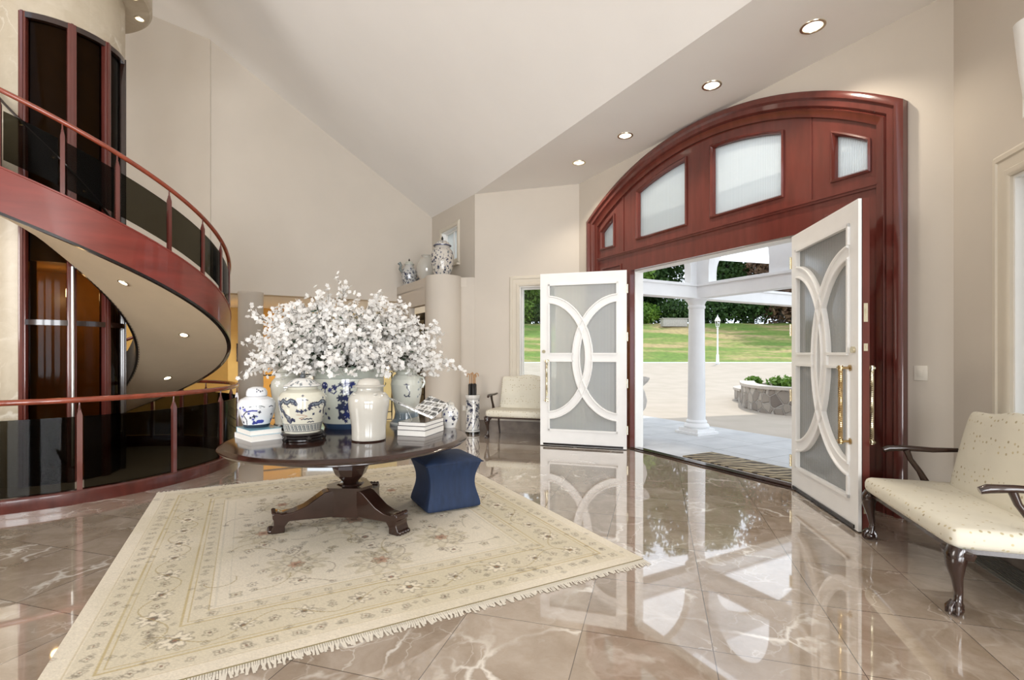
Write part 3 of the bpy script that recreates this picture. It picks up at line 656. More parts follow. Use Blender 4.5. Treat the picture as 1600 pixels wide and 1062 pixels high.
mb = MB(); mb.box(-.1, 2.6, -.015, .015, .98, 1.01); mb.box(-.1, 2.6, -.015, .015, .08, .10)
for x in (-.1, 1.25, 2.6): mb.box(x-.012, x+.012, -.012, .012, 0, 1.0)
mb.build('frame', M['iron'], ir)
for i in range(6):
    x = .12+i*.44; mb = MB(); pts = []
    for t in np.linspace(0, 4.2, 30): r_ = .03+.028*t; pts.append((x+r_*math.cos(t*1.6), 0, .82-.02*t+r_*math.sin(t*1.6)*.6))
    mb.tube(pts, .009, 6); mb.tube([(x+p*.1, 0, .70-.55*p+.05*math.sin(p*6)) for p in np.linspace(0, 1, 12)], .009, 6); mb.build('scroll', M['iron'], ir)
# dark glazed cabinet seen in the closet doorway
cb = empty('display_cabinet', (-2.02, 10.55, 0), la+PI, 'dark wooden glazed cabinet inside the closet doorway behind the flowers', 'cabinet')
mb = MB(); mb.box(-.5, .5, .0, .12, 0, 2.3); mb.build('body', M['dark'], cb)
for i in range(2):
    mb = MB(); x = -.49+i*.49
    mb.sweep2d([(x, .1), (x+.48, .1), (x+.48, 2.2), (x, 2.2)], [(0, 0), (0, -.03), (.05, -.03), (.05, 0)], True)
    for z in (.6, 1.1, 1.6): mb.box(x+.05, x+.43, -.025, 0, z-.012, z+.012)
    dd = mb.build('door', M['dark'], cb); mb = MB(); mb.box(x+.04, x+.44, -.012, -.006, .14, 2.16); mb.build('pane', mat('amber_cabinet_pane', (.30, .22, .12), .25), dd)
# ------------------------------------------------------------------ wall sconce
sk = Vector(K) - T1*.93
sn = empty('wall_sconce', (sk.x, sk.y, 0), R(-106.36), 'white half-round plaster wall sconce above the right window', 'wall light')
mb = MB(); mb.lathe([(.02, 3.02), (.06, 3.08), (.085, 3.3), (.11, 3.6), (.105, 3.6)], 20, a0=PI, a1=2*PI, cap=False); mb.box(-.11, .11, -.012, 0, 3.02, 3.6); mb.build('shade', M['sash'], sn)

# ------------------------------------------------------------------ outside: ground, drive, lawn, porch
def gz(x, y):
    d = y
    if d < 17: return -.03
    if d < 34: t = (d-17)/17; return -.03+.86*(t*t*(3-2*t)*.5+t*.5)
    if d < 49: t = (d-34)/15; return .83+3.6*(t**1.15)
    return 4.43+.02*(d-49)
def terrain(name, y0, y1, ny, x0, x1, nx, material, clip=None, dz=0, **kw):
    V = []; F = []
    for j in range(ny+1):
        for i in range(nx+1):
            y = y0+(y1-y0)*j/ny; x = (x0+(x1-x0)*i/nx); V.append((x, y, gz(x, y)+dz+(.06*math.sin(x*1.1+y*.7)*(y > 36))))
    for j in range(ny):
        for i in range(nx): a = j*(nx+1)+i; F.append((a, a+1, a+nx+2, a+nx+1))
    return rawmesh(name, V, F, material, **kw)
m, N, L, b = newmat('pale_asphalt'); M['drive'] = m
tc = N.new('ShaderNodeTexCoord'); nz = N.new('ShaderNodeTexNoise'); nz.inputs['Scale'].default_value = 1.3; nz.inputs['Detail'].default_value = 8; L.new(tc.outputs['Object'], nz.inputs['Vector'])
rp = ramp(N, [(.3, (.40, .345, .28)), (.7, (.46, .40, .335))]); L.new(nz.outputs['Fac'], rp.inputs[0]); L.new(rp.outputs[0], b.inputs['Base Color']); b.inputs['Roughness'].default_value = .9
m, N, L, b = newmat('lawn_grass'); M['lawn'] = m
tc = N.new('ShaderNodeTexCoord'); mp = N.new('ShaderNodeMapping'); mp.inputs['Scale'].default_value = (.10, .32, .3); L.new(tc.outputs['Object'], mp.inputs[0])
nz = N.new('ShaderNodeTexNoise'); nz.inputs['Scale'].default_value = 1.6; nz.inputs['Detail'].default_value = 6; L.new(mp.outputs[0], nz.inputs['Vector'])
n2 = N.new('ShaderNodeTexNoise'); n2.inputs['Scale'].default_value = 3; n2.inputs['Detail'].default_value = 6; L.new(tc.outputs['Object'], n2.inputs['Vector'])
rp = ramp(N, [(.40, (.14, .24, .035)), (.50, (.22, .27, .06)), (.58, (.42, .33, .15))]); L.new(nz.outputs['Fac'], rp.inputs[0])
r2 = ramp(N, [(.3, (.7, .7, .7)), (.7, (1.1, 1.1, 1.1))]); L.new(n2.outputs['Fac'], r2.inputs[0])
mx = N.new('ShaderNodeMix'); mx.data_type = 'RGBA'; mx.blend_type = 'MULTIPLY'; mx.inputs[0].default_value = 1; L.new(rp.outputs[0], mx.inputs[6]); L.new(r2.outputs[0], mx.inputs[7]); L.new(mx.outputs[2], b.inputs['Base Color']); b.inputs['Roughness'].default_value = .9
terrain('ground_drive', 2, 34, 40, -30, 60, 30, M['drive'], kind='structure', dz=-.012)
terrain('lawn', 34, 90, 60, -45, 90, 60, M['lawn'], kind='structure', dz=.02)
# porch paving in front of the doors
m = mat('bluestone_paving', (.50, .50, .50), .8, var=.1, scale=2.5, bump=.1); M['paving'] = m
mb = MB(frame(L0, AV))
for i in range(-2, 8):
    for j in range(3): mb.box(-1.6+i*.75+.004, -1.6+(i+1)*.75-.004, .23+j*.95+.004, .23+(j+1)*.95-.004, -.06, -.015)
mb.build('paving_porch', M['paving'], kind='structure')
def E2(s, o, z=0): p = L0 - U*s - NP*o; return (p.x, p.y, z)
# mat outside
dm = empty('door_mat', E2(1.6, .58, -.014), AV, 'brown and black striped mat on the paving outside the open doors', 'mat')
mb = MB(); mb.rbox(-.82, .82, -.30, .30, 0, .018, .006, 2)
m, N, L, b = newmat('striped_coir'); tc = N.new('ShaderNodeTexCoord'); wv = N.new('ShaderNodeTexWave'); wv.inputs['Scale'].default_value = 2.2; wv.inputs['Distortion'].default_value = 10; wv.inputs['Detail'].default_value = 3
mp = N.new('ShaderNodeMapping'); mp.inputs['Rotation'].default_value = (0, 0, R(32)); L.new(tc.outputs['Object'], mp.inputs[0]); L.new(mp.outputs[0], wv.inputs[0])
rp = ramp(N, [(.35, (.06, .045, .03)), (.6, (.27, .22, .14))]); L.new(wv.outputs['Fac'], rp.inputs[0]); L.new(rp.outputs[0], b.inputs['Base Color']); b.inputs['Roughness'].default_value = .95
mb.build('pile', m, dm)
# porch columns, beams with arches, roof
def porch_column(s, o, label):
    c = empty('porch_column', E2(s, o, -.02), AV, label, 'column', 'porch columns')
    mb = MB(); mb.box(-.27, .27, -.27, .27, 0, .05); mb.box(-.22, .22, -.22, .22, .05, .11); mb.build('plinth', M['porchwhite'], c)
    mb = MB(); mb.lathe([(.21, .11), (.225, .14), (.21, .18), (.18, .20), (.185, .23), (.165, .26)], 32); mb.build('base', M['porchwhite'], c)
    mb = MB(); n = 40
    rows = []
    for z, fl in ((.25, 0), (.30, 1), (.92, 1), (.97, 0), (1.4, 0), (2.30, 0)):
        r0 = .160-.022*(z/2.3)
        rows.append([mb.v(((r0-.010*fl*(i % 2))*math.cos(2*PI*i/n), (r0-.010*fl*(i % 2))*math.sin(2*PI*i/n), z)) for i in range(n)])
    for k in range(len(rows)-1):
        for i in range(n): mb.f([rows[k][i], rows[k][(i+1) % n], rows[k+1][(i+1) % n], rows[k+1][i]])
    mb.build('shaft', M['porchwhite'], c)
    mb = MB(); mb.lathe([(.14, 2.28), (.155, 2.30), (.155, 2.33), (.14, 2.35), (.16, 2.41), (.20, 2.45), (.20, 2.47), (0.01, 2.47)], 32); mb.build('capital', M['porchwhite'], c)
    return c
OC = 2.13
porch_column(-.6, OC, 'round white porch column with fluted foot standing outside the open doors')
porch_column(3.2, OC, 'round white porch column hidden behind the open right door leaf')
porch_column(-.6, 6.2, 'outermost white column of the porch')
def arched(name, s0, s1, o0, o1, arches):
    # wall-like panel between two E2 points with arched openings above a beam
    p = Vector(E2(s0, o0)[:2]); q_ = Vector(E2(s1, o1)[:2]); d = q_-p; ln = d.length
    mb = MB(frame(p, math.atan2(d.y, d.x))); mb.box(0, ln, -.12, .12, 2.45, 2.68)
    mb.box(0, ln, -.14, .14, 2.66, 2.70)
    hs = []
    for a, b_, h in arches:
        c = (a+b_)/2; r_ = (b_-a)/2; hs.append([(a, 2.72)]+[(c-r_*math.cos(t), 2.95+(h-2.95)*math.sin(t)) for t in np.linspace(0, PI, 24)][0:]+[(b_, 2.72)])
    mb.plate([(0, 2.68), (ln, 2.68), (ln, 4.0), (0, 4.0)], hs, -.07, .07)
    return mb.build(name, M['porchwhite'], kind='structure')
arched('beam_1', -.6, -.6, .3, OC, [(.22, 1.60, 3.6)])
arched('beam_2', -.6, 3.2, OC, OC, [(.33, 1.48, 3.7), (2.3, 3.45, 3.7)])
arched('beam_3', -.6, -.6, OC, 6.2, [(.45, 3.6, 3.75)])
arched('beam_4', 3.2, 3.2, OC, 6.2, [(.45, 3.6, 3.75)])
m, N, L, b = newmat('translucent_porch_roof'); out = N['Material Output']
tl = N.new('ShaderNodeBsdfTranslucent'); tl.inputs['Color'].default_value = (.9, .92, .95, 1); b.inputs['Base Color'].default_value = (.85, .85, .85, 1)
mx = N.new('ShaderNodeMixShader'); mx.inputs[0].default_value = .85; L.new(b.outputs[0], mx.inputs[1]); L.new(tl.outputs[0], mx.inputs[2]); L.new(mx.outputs[0], out.inputs['Surface'])  # translucency added to brighten the transom panes and roof underside
mb = MB(); mb.f([mb.v((x, y, 4.05)) for x, y in [(1.45, 8.95), (1.7, 12.2), (4.2, 13.3), (9.5, 14.9), (10.5, 6), (4.15, 3.95)]])
mb.build('roof_porch', m, kind='structure')

# urn with topiary
un = empty('garden_urn', (2.07, 8.62, -.03), 0, 'grey stone urn on the porch beside the left jamb of the doorway', 'urn')
mb = MB(); mb.lathe([(.001, 0), (.17, 0), (.17, .06), (.12, .09), (.07, .18), (.065, .30), (.10, .38), (.19, .44), (.26, .54), (.285, .66), (.25, .80), (.21, .88), (.22, .92), (.29, .98), (.32, 1.03), (.325, 1.06), (.28, 1.07), (.24, 1.03), (.001, 1.0)], 40, cap=False)
mb.build('bowl', M['stone'], un)
def leafball(mb, c, rx, ry, rz, n, size, mi=0, shell=.75):
    for _ in range(n):
        d = rng.normal(size=3); d /= np.linalg.norm(d); k = shell+(1-shell)*rng.random()
        p = np.array(c)+d*np.array([rx, ry, rz])*k
        a = rng.normal(size=3)+d*1.0; a /= np.linalg.norm(a); bb = np.cross(a, rng.normal(size=3)); bb /= np.linalg.norm(bb); cc = np.cross(a, bb); s_ = size*(.6+.8*rng.random())
        mb.f([mb.v(p+bb*s_), mb.v(p+cc*s_*.5), mb.v(p-bb*s_), mb.v(p-cc*s_*.5)], mi)
tp = empty('topiary', (2.07, 8.62, 1.0), 0, 'dark green clipped ball topiary growing in the stone urn', 'plant')
mb = MB(); mb.tube([(0, 0, -.02), (.01, 0, .5), (0, 0, 1.1)], .015, 8); mb.build('trunk', M['stem'], tp)
for z, r_ in ((.30, .15), (.58, .16), (.86, .14)):
    mb = MB(); mb.ball((0, 0, z), r_*.88, n=14); leafball(mb, (0, 0, z), r_, r_, r_, 700, .018, shell=.9); mb.build('foliage_ball', M['leafdark'], tp)

# lamp post by the lawn
lp = empty('lamp_post', (13.35, 32.0, gz(0, 32)-.02), 0, 'white lamp post standing at the edge of the lawn', 'lamp post')
mb = MB(); mb.lathe([(.14, 0), (.14, .1), (.10, .15), (.09, .6), (.06, .7), (.05, 2.3), (.08, 2.33), (.04, 2.4)], 16); mb.build('pole', M['sash'], lp)
mb = MB(); mb.lathe([(.05, 2.4), (.10, 2.45), (.155, 2.78), (.16, 2.8)], 6, cap=False); mb.build('lantern', M['clear'], lp)
mb = MB(); mb.lathe([(.18, 2.80), (.19, 2.84), (.10, 3.02), (.05, 3.08), (.03, 3.16), (.001, 3.24)], 12); 
for i in range(6): a = i*PI/3; mb.tube([(.10*math.cos(a), .10*math.sin(a), 2.45), (.158*math.cos(a), .158*math.sin(a), 2.8)], .012, 6)
mb.lathe([(.001, 2.42), (.10, 2.42), (.105, 2.46), (.001, 2.46)], 12); mb.build('cap', M['sash'], lp)

# low stone planter
M['fieldstone'] = None
m, N, L, b = newmat('field_stone'); M['fieldstone'] = m
tc = N.new('ShaderNodeTexCoord'); v = N.new('ShaderNodeTexVoronoi'); v.feature = 'DISTANCE_TO_EDGE'; v.inputs['Scale'].default_value = 4.2; L.new(tc.outputs['Object'], v.inputs['Vector'])
v2 = N.new('ShaderNodeTexVoronoi'); v2.inputs['Scale'].default_value = 4.2; L.new(tc.outputs['Object'], v2.inputs['Vector'])
c = ramp(N, [(0, (.20, .17, .15)), (.5, (.36, .32, .28)), (1, (.48, .44, .40))]); s3 = N.new('ShaderNodeSeparateColor'); L.new(v2.outputs['Color'], s3.inputs[0]); L.new(s3.outputs[0], c.inputs[0])
r = N.new('ShaderNodeMapRange'); r.inputs['From Min'].default_value = .02; r.inputs['From Max'].default_value = .07; L.new(v.outputs['Distance'], r.inputs['Value'])
mx = N.new('ShaderNodeMix'); mx.data_type = 'RGBA'; L.new(r.outputs[0], mx.inputs[0]); mx.inputs[6].default_value = (.50, .46, .42, 1); L.new(c.outputs[0], mx.inputs[7]); L.new(mx.outputs[2], b.inputs['Base Color'])
bp = N.new('ShaderNodeBump'); bp.inputs['Strength'].default_value = .9; bp.inputs['Distance'].default_value = .06; L.new(r.outputs[0], bp.inputs['Height']); L.new(bp.outputs[0], b.inputs['Normal']); b.inputs['Roughness'].default_value = .9
def curve(pts, n=24):
    P = [Vector(p) for p in pts]; P = [P[0]*2-P[1]]+P+[P[-1]*2-P[-2]]; out = []
    for i in range(1, len(P)-2):
        for k in range(n//(len(P)-3)+1):
            t = k/(n//(len(P)-3)+1); a, b_, c_, d_ = P[i-1], P[i], P[i+1], P[i+2]
            out.append(.5*((2*b_)+(c_-a)*t+(2*a-5*b_+4*c_-d_)*t*t+(3*b_-a-3*c_+d_)*t**3))
    out.append(P[-2]); return out
def lowwall(mb, pts, z0, z1, th):
    c_ = curve(pts); A_ = []; 
    for i, p in enumerate(c_):
        d = (c_[min(i+1, len(c_)-1)]-c_[max(i-1, 0)]).normalized(); nn = Vector((-d.y, d.x))
        A_.append([mb.v((p.x+nn.x*a, p.y+nn.y*a, z)) for a, z in ((-th/2, z0), (-th/2, z1), (th/2, z1), (th/2, z0))])
    for i in range(len(A_)-1):
        for k in range(4): mb.f([A_[i][k], A_[i][(k+1) % 4], A_[i+1][(k+1) % 4], A_[i+1][k]])
    mb.f(A_[0]); mb.f(A_[-1][::-1])
pl = empty('stone_planter', (0, 0, 0), 0, 'low curved fieldstone planter wall with pale cap stones beside the drive', 'planter wall')
w1 = [(8.6, 11.6), (7.5, 11.72), (6.72, 11.95), (6.42, 12.6), (6.55, 13.6), (7.1, 14.9)]; w2 = [(7.1, 14.9), (7.35, 15.9), (8.0, 16.7), (9.0, 17.0)]
mb = MB(); lowwall(mb, w1, -.05, .56, .32); lowwall(mb, w2, -.05, .30, .32); mb.build('wall', M['fieldstone'], pl)
mb = MB(); lowwall(mb, w1, .56, .63, .40); lowwall(mb, w2, .30, .37, .40); mb.build('cap_stones', mat('cap_stone', (.52, .47, .42), .8, bump=.2), pl)
mb = MB(); mb.prism([(8.6, 11.6), (7.5, 11.72), (6.72, 11.95), (6.42, 12.6), (6.55, 13.6), (7.1, 14.9), (8.5, 16.2), (11, 16), (11, 11.6)], .0, .50, 'xyz'); mb.build('soil', mat('soil', (.06, .045, .03), .95), pl)
def leafmat(name, c1, c2):
    m, N, L, b = newmat(name); tc = N.new('ShaderNodeTexCoord'); nz = N.new('ShaderNodeTexNoise'); nz.inputs['Scale'].default_value = .9; nz.inputs['Detail'].default_value = 6; L.new(tc.outputs['Object'], nz.inputs['Vector'])
    rp = ramp(N, [(.35, c1), (.65, c2)]); L.new(nz.outputs['Fac'], rp.inputs[0]); L.new(rp.outputs[0], b.inputs['Base Color']); b.inputs['Roughness'].default_value = .6
    tl = N.new('ShaderNodeBsdfTranslucent'); L.new(rp.outputs[0], tl.inputs['Color']); mx = N.new('ShaderNodeMixShader'); mx.inputs[0].default_value = .3
    L.new(b.outputs[0], mx.inputs[1]); L.new(tl.outputs[0], mx.inputs[2]); L.new(mx.outputs[0], N['Material Output'].inputs['Surface']); return m
M['leaf_a'] = leafmat('bright_leaf', (.09, .20, .02), (.22, .36, .05)); M['leaf_b'] = leafmat('deep_leaf', (.02, .06, .012), (.07, .14, .03)); M['leaf_c'] = leafmat('red_brown_leaf', (.13, .07, .045), (.30, .19, .12))
def shrub(name, loc, rx, ry, rz, n, size, material, label, cat='shrub', group=None):
    o = empty(name, loc, rng.random()*6, label, cat, group)
    mb = MB(); mb.tube([(0, 0, -.05), (0, 0, rz*.8)], max(.01, rx*.08), 6); mb.build('stem', M['stem'], o)
    mb = MB(); leafball(mb, (0, 0, rz*.5), rx, ry, rz*.55, n, size, shell=.3); mb.build('foliage', material, o); return o
for i, (x, y, r_, mt_, lb) in enumerate([(7.2, 13.2, .35, 'leaf_a', 'low bright green plant at the tip of the stone planter'), (7.25, 12.6, .36, 'leaf_a', 'low bright green plant second along the stone planter'),
        (8.0, 12.15, .40, 'leaf_a', 'bushy green plant third along the stone planter'), (8.9, 12.6, .5, 'leaf_b', 'dark green shrub at the back of the stone planter'),
        (8.6, 13.6, .75, 'leaf_c', 'taller red-brown shrub at the back of the stone planter'), (7.5, 15.3, .25, 'leaf_a', 'small green tuft on the lower step of the planter')]):
    shrub('planter_shrub', (x, y, .46), r_, r_, r_*1.1, 420, .06, M[mt_], lb, 'shrub', 'plants in the stone planter')
# utility box on the lawn
ub = empty('utility_box', (15.6, 47.5, gz(0, 47.5)), R(5), 'low grey utility box at the top of the lawn behind the porch column', 'box')
mb = MB(); mb.rbox(-1.2, 1.2, -.4, .4, 0, .75, .03, 2); mb.build('body', M['stone'], ub); mb = MB(); mb.box(-1.28, 1.28, -.46, .46, .75, .82); mb.build('lid', M['stone'], ub)
# trees beyond the lawn
def tree(x, y, h, r_, mt_, label, cat='tree', n=6300):
    o = empty('tree', (x, y, gz(x, y)-.1), 0, label, cat, 'trees beyond the lawn')
    mb = MB(); mb.tube([(0, 0, 0), (.1, 0, h*.3), (.0, .1, h*.75)], [.28, .2, .06], 8)
    for k in range(5):
        a = rng.random()*6.28; mb.tube([(0.05, 0, h*(.28+.08*k)), (r_*.5*math.cos(a), r_*.5*math.sin(a), h*(.45+.09*k))], [.09, .03], 6)
    mb.build('trunk', M['stem'], o)
    mb = MB()
    for k in range(9):
        a = rng.random()*6.28; rr = r_*.6*rng.random(); bz = h*(.14+.78*k/8); br = r_*(.62-.25*abs(k/8-.45))
        leafball(mb, (rr*math.cos(a), rr*math.sin(a), bz), br, br, h*.14, n//9, .27, shell=.35)
    mb.build('foliage', M[mt_], o)
tl_ = [(-2.5, 55, 15, 5.5, 'leaf_b', 'deep green tree seen past the left edge of the far window'), (1.2, 52, 9, 3.6, 'leaf_a', 'bright green leafy tree filling the far window'),
 (4.2, 56, 16, 5.0, 'leaf_b', 'tall dark tree behind the bright one in the far window'), (8.5, 60, 17, 5.5, 'leaf_b', 'tall dark green tree between the far window and the doorway'),
 (12.2, 53, 10, 3.6, 'leaf_a', 'bright green tree at the edge of the doorway'), (15.2, 58, 17, 5.0, 'leaf_b', 'tall dark green tree left of the porch column'),
 (19.2, 60, 18, 5.2, 'leaf_b', 'tall dark green tree directly behind the porch column'), (22.6, 53, 13, 4.2, 'leaf_b', 'deep green tree behind the white lamp post'),
 (27.0, 49.5, 15, 4.6, 'leaf_c', 'broad red-brown tree right of the lamp post'), (32.0, 49, 14, 4.6, 'leaf_c', 'second red-brown tree next to the open right door leaf'),
 (35.5, 58, 17, 5.4, 'leaf_b', 'tall dark tree behind the red-brown ones'), (24.5, 62, 19, 6, 'leaf_b', 'tallest dark tree at the back of the lawn')]
for t in tl_: tree(*t)
for i, (x, y, r_, h, mt_, lb) in enumerate([(10.6, 50.5, 1.6, 2.6, 'leaf_a', 'bright bush at the top of the lawn by the left jamb'), (13.4, 50.5, 1.5, 2.2, 'leaf_a', 'bright bush left of the utility box'),
     (20.8, 50.5, 2.0, 3.2, 'leaf_b', 'dark bush right of the porch column at the lawn top'), (24.6, 50.5, 2.3, 4.2, 'leaf_b', 'dark bush behind the lamp post lantern'), (28.3, 50, 2.4, 4.6, 'leaf_c', 'brownish bush right of the lamp post'),
     (31.8, 51.5, 2.8, 5.0, 'leaf_b', 'dark bush next to the open right door at the lawn top'), (17.0, 51, 1.9, 2.8, 'leaf_b', 'dark bush behind the utility box'), (.6, 50, 1.9, 2.6, 'leaf_a', 'bright bush low in the far window'), (3.6, 50, 1.7, 2.2, 'leaf_b', 'dark bush low at the edge of the far window')]):
    shrub('bush', (x, y, gz(x, y)-.05), r_*1.25, r_, h, 2200, .17, M[mt_], lb, 'bush', 'bushes along the top of the lawn')

# ------------------------------------------------------------------ rug
RUV = Vector((-.4745, .8803)); RNV = Vector((-.8803, -.4745)); RC = Vector((.92, 3.457)); RW, RL = 3.26, 3.60
def make_rug():
    st = .0065; na = int(RW/st)+1; nb_ = int(RL/st)+1
    a = np.linspace(0, RW, na); b_ = np.linspace(0, RL, nb_); Ag, Bg = np.meshgrid(a, b_)
    V = np.stack([Ag.ravel(), Bg.ravel(), np.full(Ag.size, .014)], 1)
    idx = np.arange(Ag.size).reshape(nb_, na)
    F = np.stack([idx[:-1, :-1].ravel(), idx[:-1, 1:].ravel(), idx[1:, 1:].ravel(), idx[1:, :-1].ravel()], 1)
    # colour
    ivory = np.array([.69, .625, .51]); olive = np.array([.53, .47, .33]); gold = np.array([.44, .34, .15]); dark = np.array([.13, .105, .075]); rose = np.array([.40, .20, .13]); grey = np.array([.45, .43, .36])
    C = np.ones((nb_, na, 3))*ivory
    ed = np.minimum(np.minimum(Ag, RW-Ag), np.minimum(Bg, RL-Bg))
    def mixc(mask, c): 
        m_ = np.clip(mask, 0, 1)[..., None]; C[:] = C*(1-m_)+np.asarray(c)*m_
    def fn(x, y, s, k): return (np.sin(x*s+1.7*np.sin(y*s*.7+k))+np.sin(y*s*1.13+1.3*np.sin(x*s*.8+k*2))+np.sin((x+y)*s*.6+k*3))/3
    big = fn(Ag, Bg, 5, 1.1)
    band = lambda lo, hi: ((ed > lo) & (ed < hi)).astype(float)
    mixc(band(.10, .62)*.40, olive); mixc(band(.22, .50)*(.25+.2*big), olive)
    for e0, w_ in ((.205, .012), (.235, .007), (.50, .012), (.53, .007), (.62, .006)): mixc(band(e0, e0+w_)*.75, gold)
    mixc(band(.085, .092)*.5, gold)
    mixc(band(.65, .66)*.35, grey); mixc(band(.72, .727)*.35, grey)
    mixc(np.clip((big-.2)*1.2, 0, .35), olive*.95+.05)
    mixc(np.clip((-big-.3)*1.0, 0, .3), ivory*1.1)
    def local(x, y, r_):
        i0 = max(0, int((y-r_)/RL*(nb_-1))); i1 = min(nb_, int((y+r_)/RL*(nb_-1))+2); j0 = max(0, int((x-r_)/RW*(na-1))); j1 = min(na, int((x+r_)/RW*(na-1))+2)
        return slice(i0, i1), slice(j0, j1)
    def loc(sl, mask, c):
        m_ = np.clip(mask, 0, 1)[..., None]; C[sl] = C[sl]*(1-m_)+np.asarray(c)*m_
    def rosette(x, y, r_, pet=8, c1=None, c2=None, k=.8, rot=0, asp=1.0):
        sl = local(x, y, r_*1.4); dx = Ag[sl]-x; dy = (Bg[sl]-y)*asp; rr = np.hypot(dx, dy); th = np.arctan2(dy, dx)+rot
        lobes = r_*(.80+.20*np.cos(pet*th))
        if c1 is not None: loc(sl, (rr < lobes)*.75*k, c1)
        wd = max(.006, r_*.10)
        loc(sl, (np.abs(rr-lobes) < wd)*k*.55, c2 if c2 is not None else dark)
        loc(sl, (rr < r_*.28)*k, dark if c2 is None else c2)
        loc(sl, (rr < r_*.12)*k, rose)
    def vine(pts, w_, c, k=.7):
        for p, q in zip(pts[:-1], pts[1:]):
            cx, cy = (p[0]+q[0])/2, (p[1]+q[1])/2; L_ = math.hypot(q[0]-p[0], q[1]-p[1])
            sl = local(cx, cy, L_/2+w_*2); dx = Ag[sl]-p[0]; dy = Bg[sl]-p[1]; ux, uy = (q[0]-p[0])/max(L_, 1e-6), (q[1]-p[1])/max(L_, 1e-6)
            t = np.clip(dx*ux+dy*uy, 0, L_); dd = np.hypot(dx-t*ux, dy-t*uy); loc(sl, (dd < w_)*k, c)
    rr_ = np.random.default_rng(5)
    def border(e, step, r_, **kw):
        for i in range(int((RW-2*e)/step)+1):
            x = e+i*step
            for y in (e, RL-e): rosette(x, y, r_*(.8+.4*rr_.random()), rot=rr_.random(), **kw)
        for i in range(1, int((RL-2*e)/step)):
            y = e+i*step
            for x in (e, RW-e): rosette(x, y, r_*(.8+.4*rr_.random()), rot=rr_.random(), **kw)
    border(.15, .115, .026, pet=4, k=.75)
    border(.57, .12, .022, pet=4, k=.6)
    border(.365, .30, .075, pet=8, c1=ivory*1.1, k=.85); border(.365, .15, .03, pet=5, k=.8)
    # scrolling leaves in the main border
    for side in range(4):
        Lg = (RW if side < 2 else RL)-.7; pts = []
        for t in np.linspace(0, Lg, 150):
            o_ = .365+.085*math.sin(t*2*PI/.60); u_ = .35+t
            pts.append({0: (u_, o_), 1: (u_, RL-o_), 2: (o_, u_), 3: (RW-o_, u_)}[side])
        vine(pts, .004, gold*.8, .6)
    # field: medallions and palmettes
    cx, cy = RW/2, RL/2
    for (x, y, r_) in [(cx, cy, .34), (cx-.52, cy-.75, .20), (cx+.52, cy-.75, .20), (cx-.52, cy+.75, .20), (cx+.52, cy+.75, .20), (cx, cy-.95, .22), (cx, cy+.95, .22), (cx-.70, cy, .2), (cx+.70, cy, .2)]:
        rosette(x, y, r_, pet=10, c1=olive*1.05, c2=gold*.75, k=.5); rosette(x, y, r_*.62, pet=8, c1=ivory, c2=dark*1.6, k=.6); rosette(x, y, r_*.30, pet=6, c1=rose*1.3, k=.7)
        rosette(x, y+r_*1.35, r_*.3, pet=6, c1=ivory*1.05, k=.8); rosette(x, y-r_*1.35, r_*.3, pet=6, c1=ivory*1.05, k=.8)
    for _ in range(150):
        x = .75+rr_.random()*(RW-1.5); y = .75+rr_.random()*(RL-1.5); rosette(x, y, .018+.022*rr_.random(), pet=int(rr_.integers(4, 8)), rot=rr_.random()*3, c1=[None, olive, ivory*1.1][int(rr_.integers(0, 3))], k=.75, asp=.8+.5*rr_.random())
    for _ in range(46):
        x = .75+rr_.random()*(RW-1.5); y = .75+rr_.random()*(RL-1.5); a0 = rr_.random()*6.28; pts = [(x, y)]; cur = (rr_.random()-.5)*1.6
        for k in range(14): a0 += cur*.35; pts.append((pts[-1][0]+.022*math.cos(a0), pts[-1][1]+.022*math.sin(a0)))
        vine(pts, .0038, [gold*.8, dark*2.2, olive*.7][int(rr_.integers(0, 3))], .65); rosette(*pts[-1], .02, pet=5, k=.8)
    for _ in range(300):
        e = .12+.5*rr_.random(); u_ = rr_.random(); s_ = int(rr_.integers(0, 4)); x, y = {0: (u_*RW, e), 1: (u_*RW, RL-e), 2: (e, u_*RL), 3: (RW-e, u_*RL)}[s_]
        rosette(x, y, .010+.012*rr_.random(), pet=4, k=.6)
    C *= (1+.05*rr_.standard_normal(C.shape[:2]))[..., None]
    me = bpy.data.meshes.new('pile'); me.vertices.add(len(V)); me.vertices.foreach_set('co', V.ravel())
    me.loops.add(F.size); me.loops.foreach_set('vertex_index', F.ravel()); me.polygons.add(len(F)); me.polygons.foreach_set('loop_start', np.arange(0, F.size, 4)); me.update(calc_edges=True); me.validate()
    at = me.color_attributes.new('Col', 'FLOAT_COLOR', 'POINT'); at.data.foreach_set('color', np.concatenate([np.clip(C.reshape(-1, 3), 0, 1), np.ones((C.size//3, 1))], 1).ravel())
    return me
rug = empty('area_rug', (RC.x, RC.y, 0), math.atan2(RNV.y, RNV.x), 'large ivory and olive floral rug under the round table', 'rug')
me = make_rug(); me.materials.append(attrmat('wool_pile', .95, 0, .25)); ro = bpy.data.objects.new('pile', me); col.objects.link(ro); ro.parent = rug
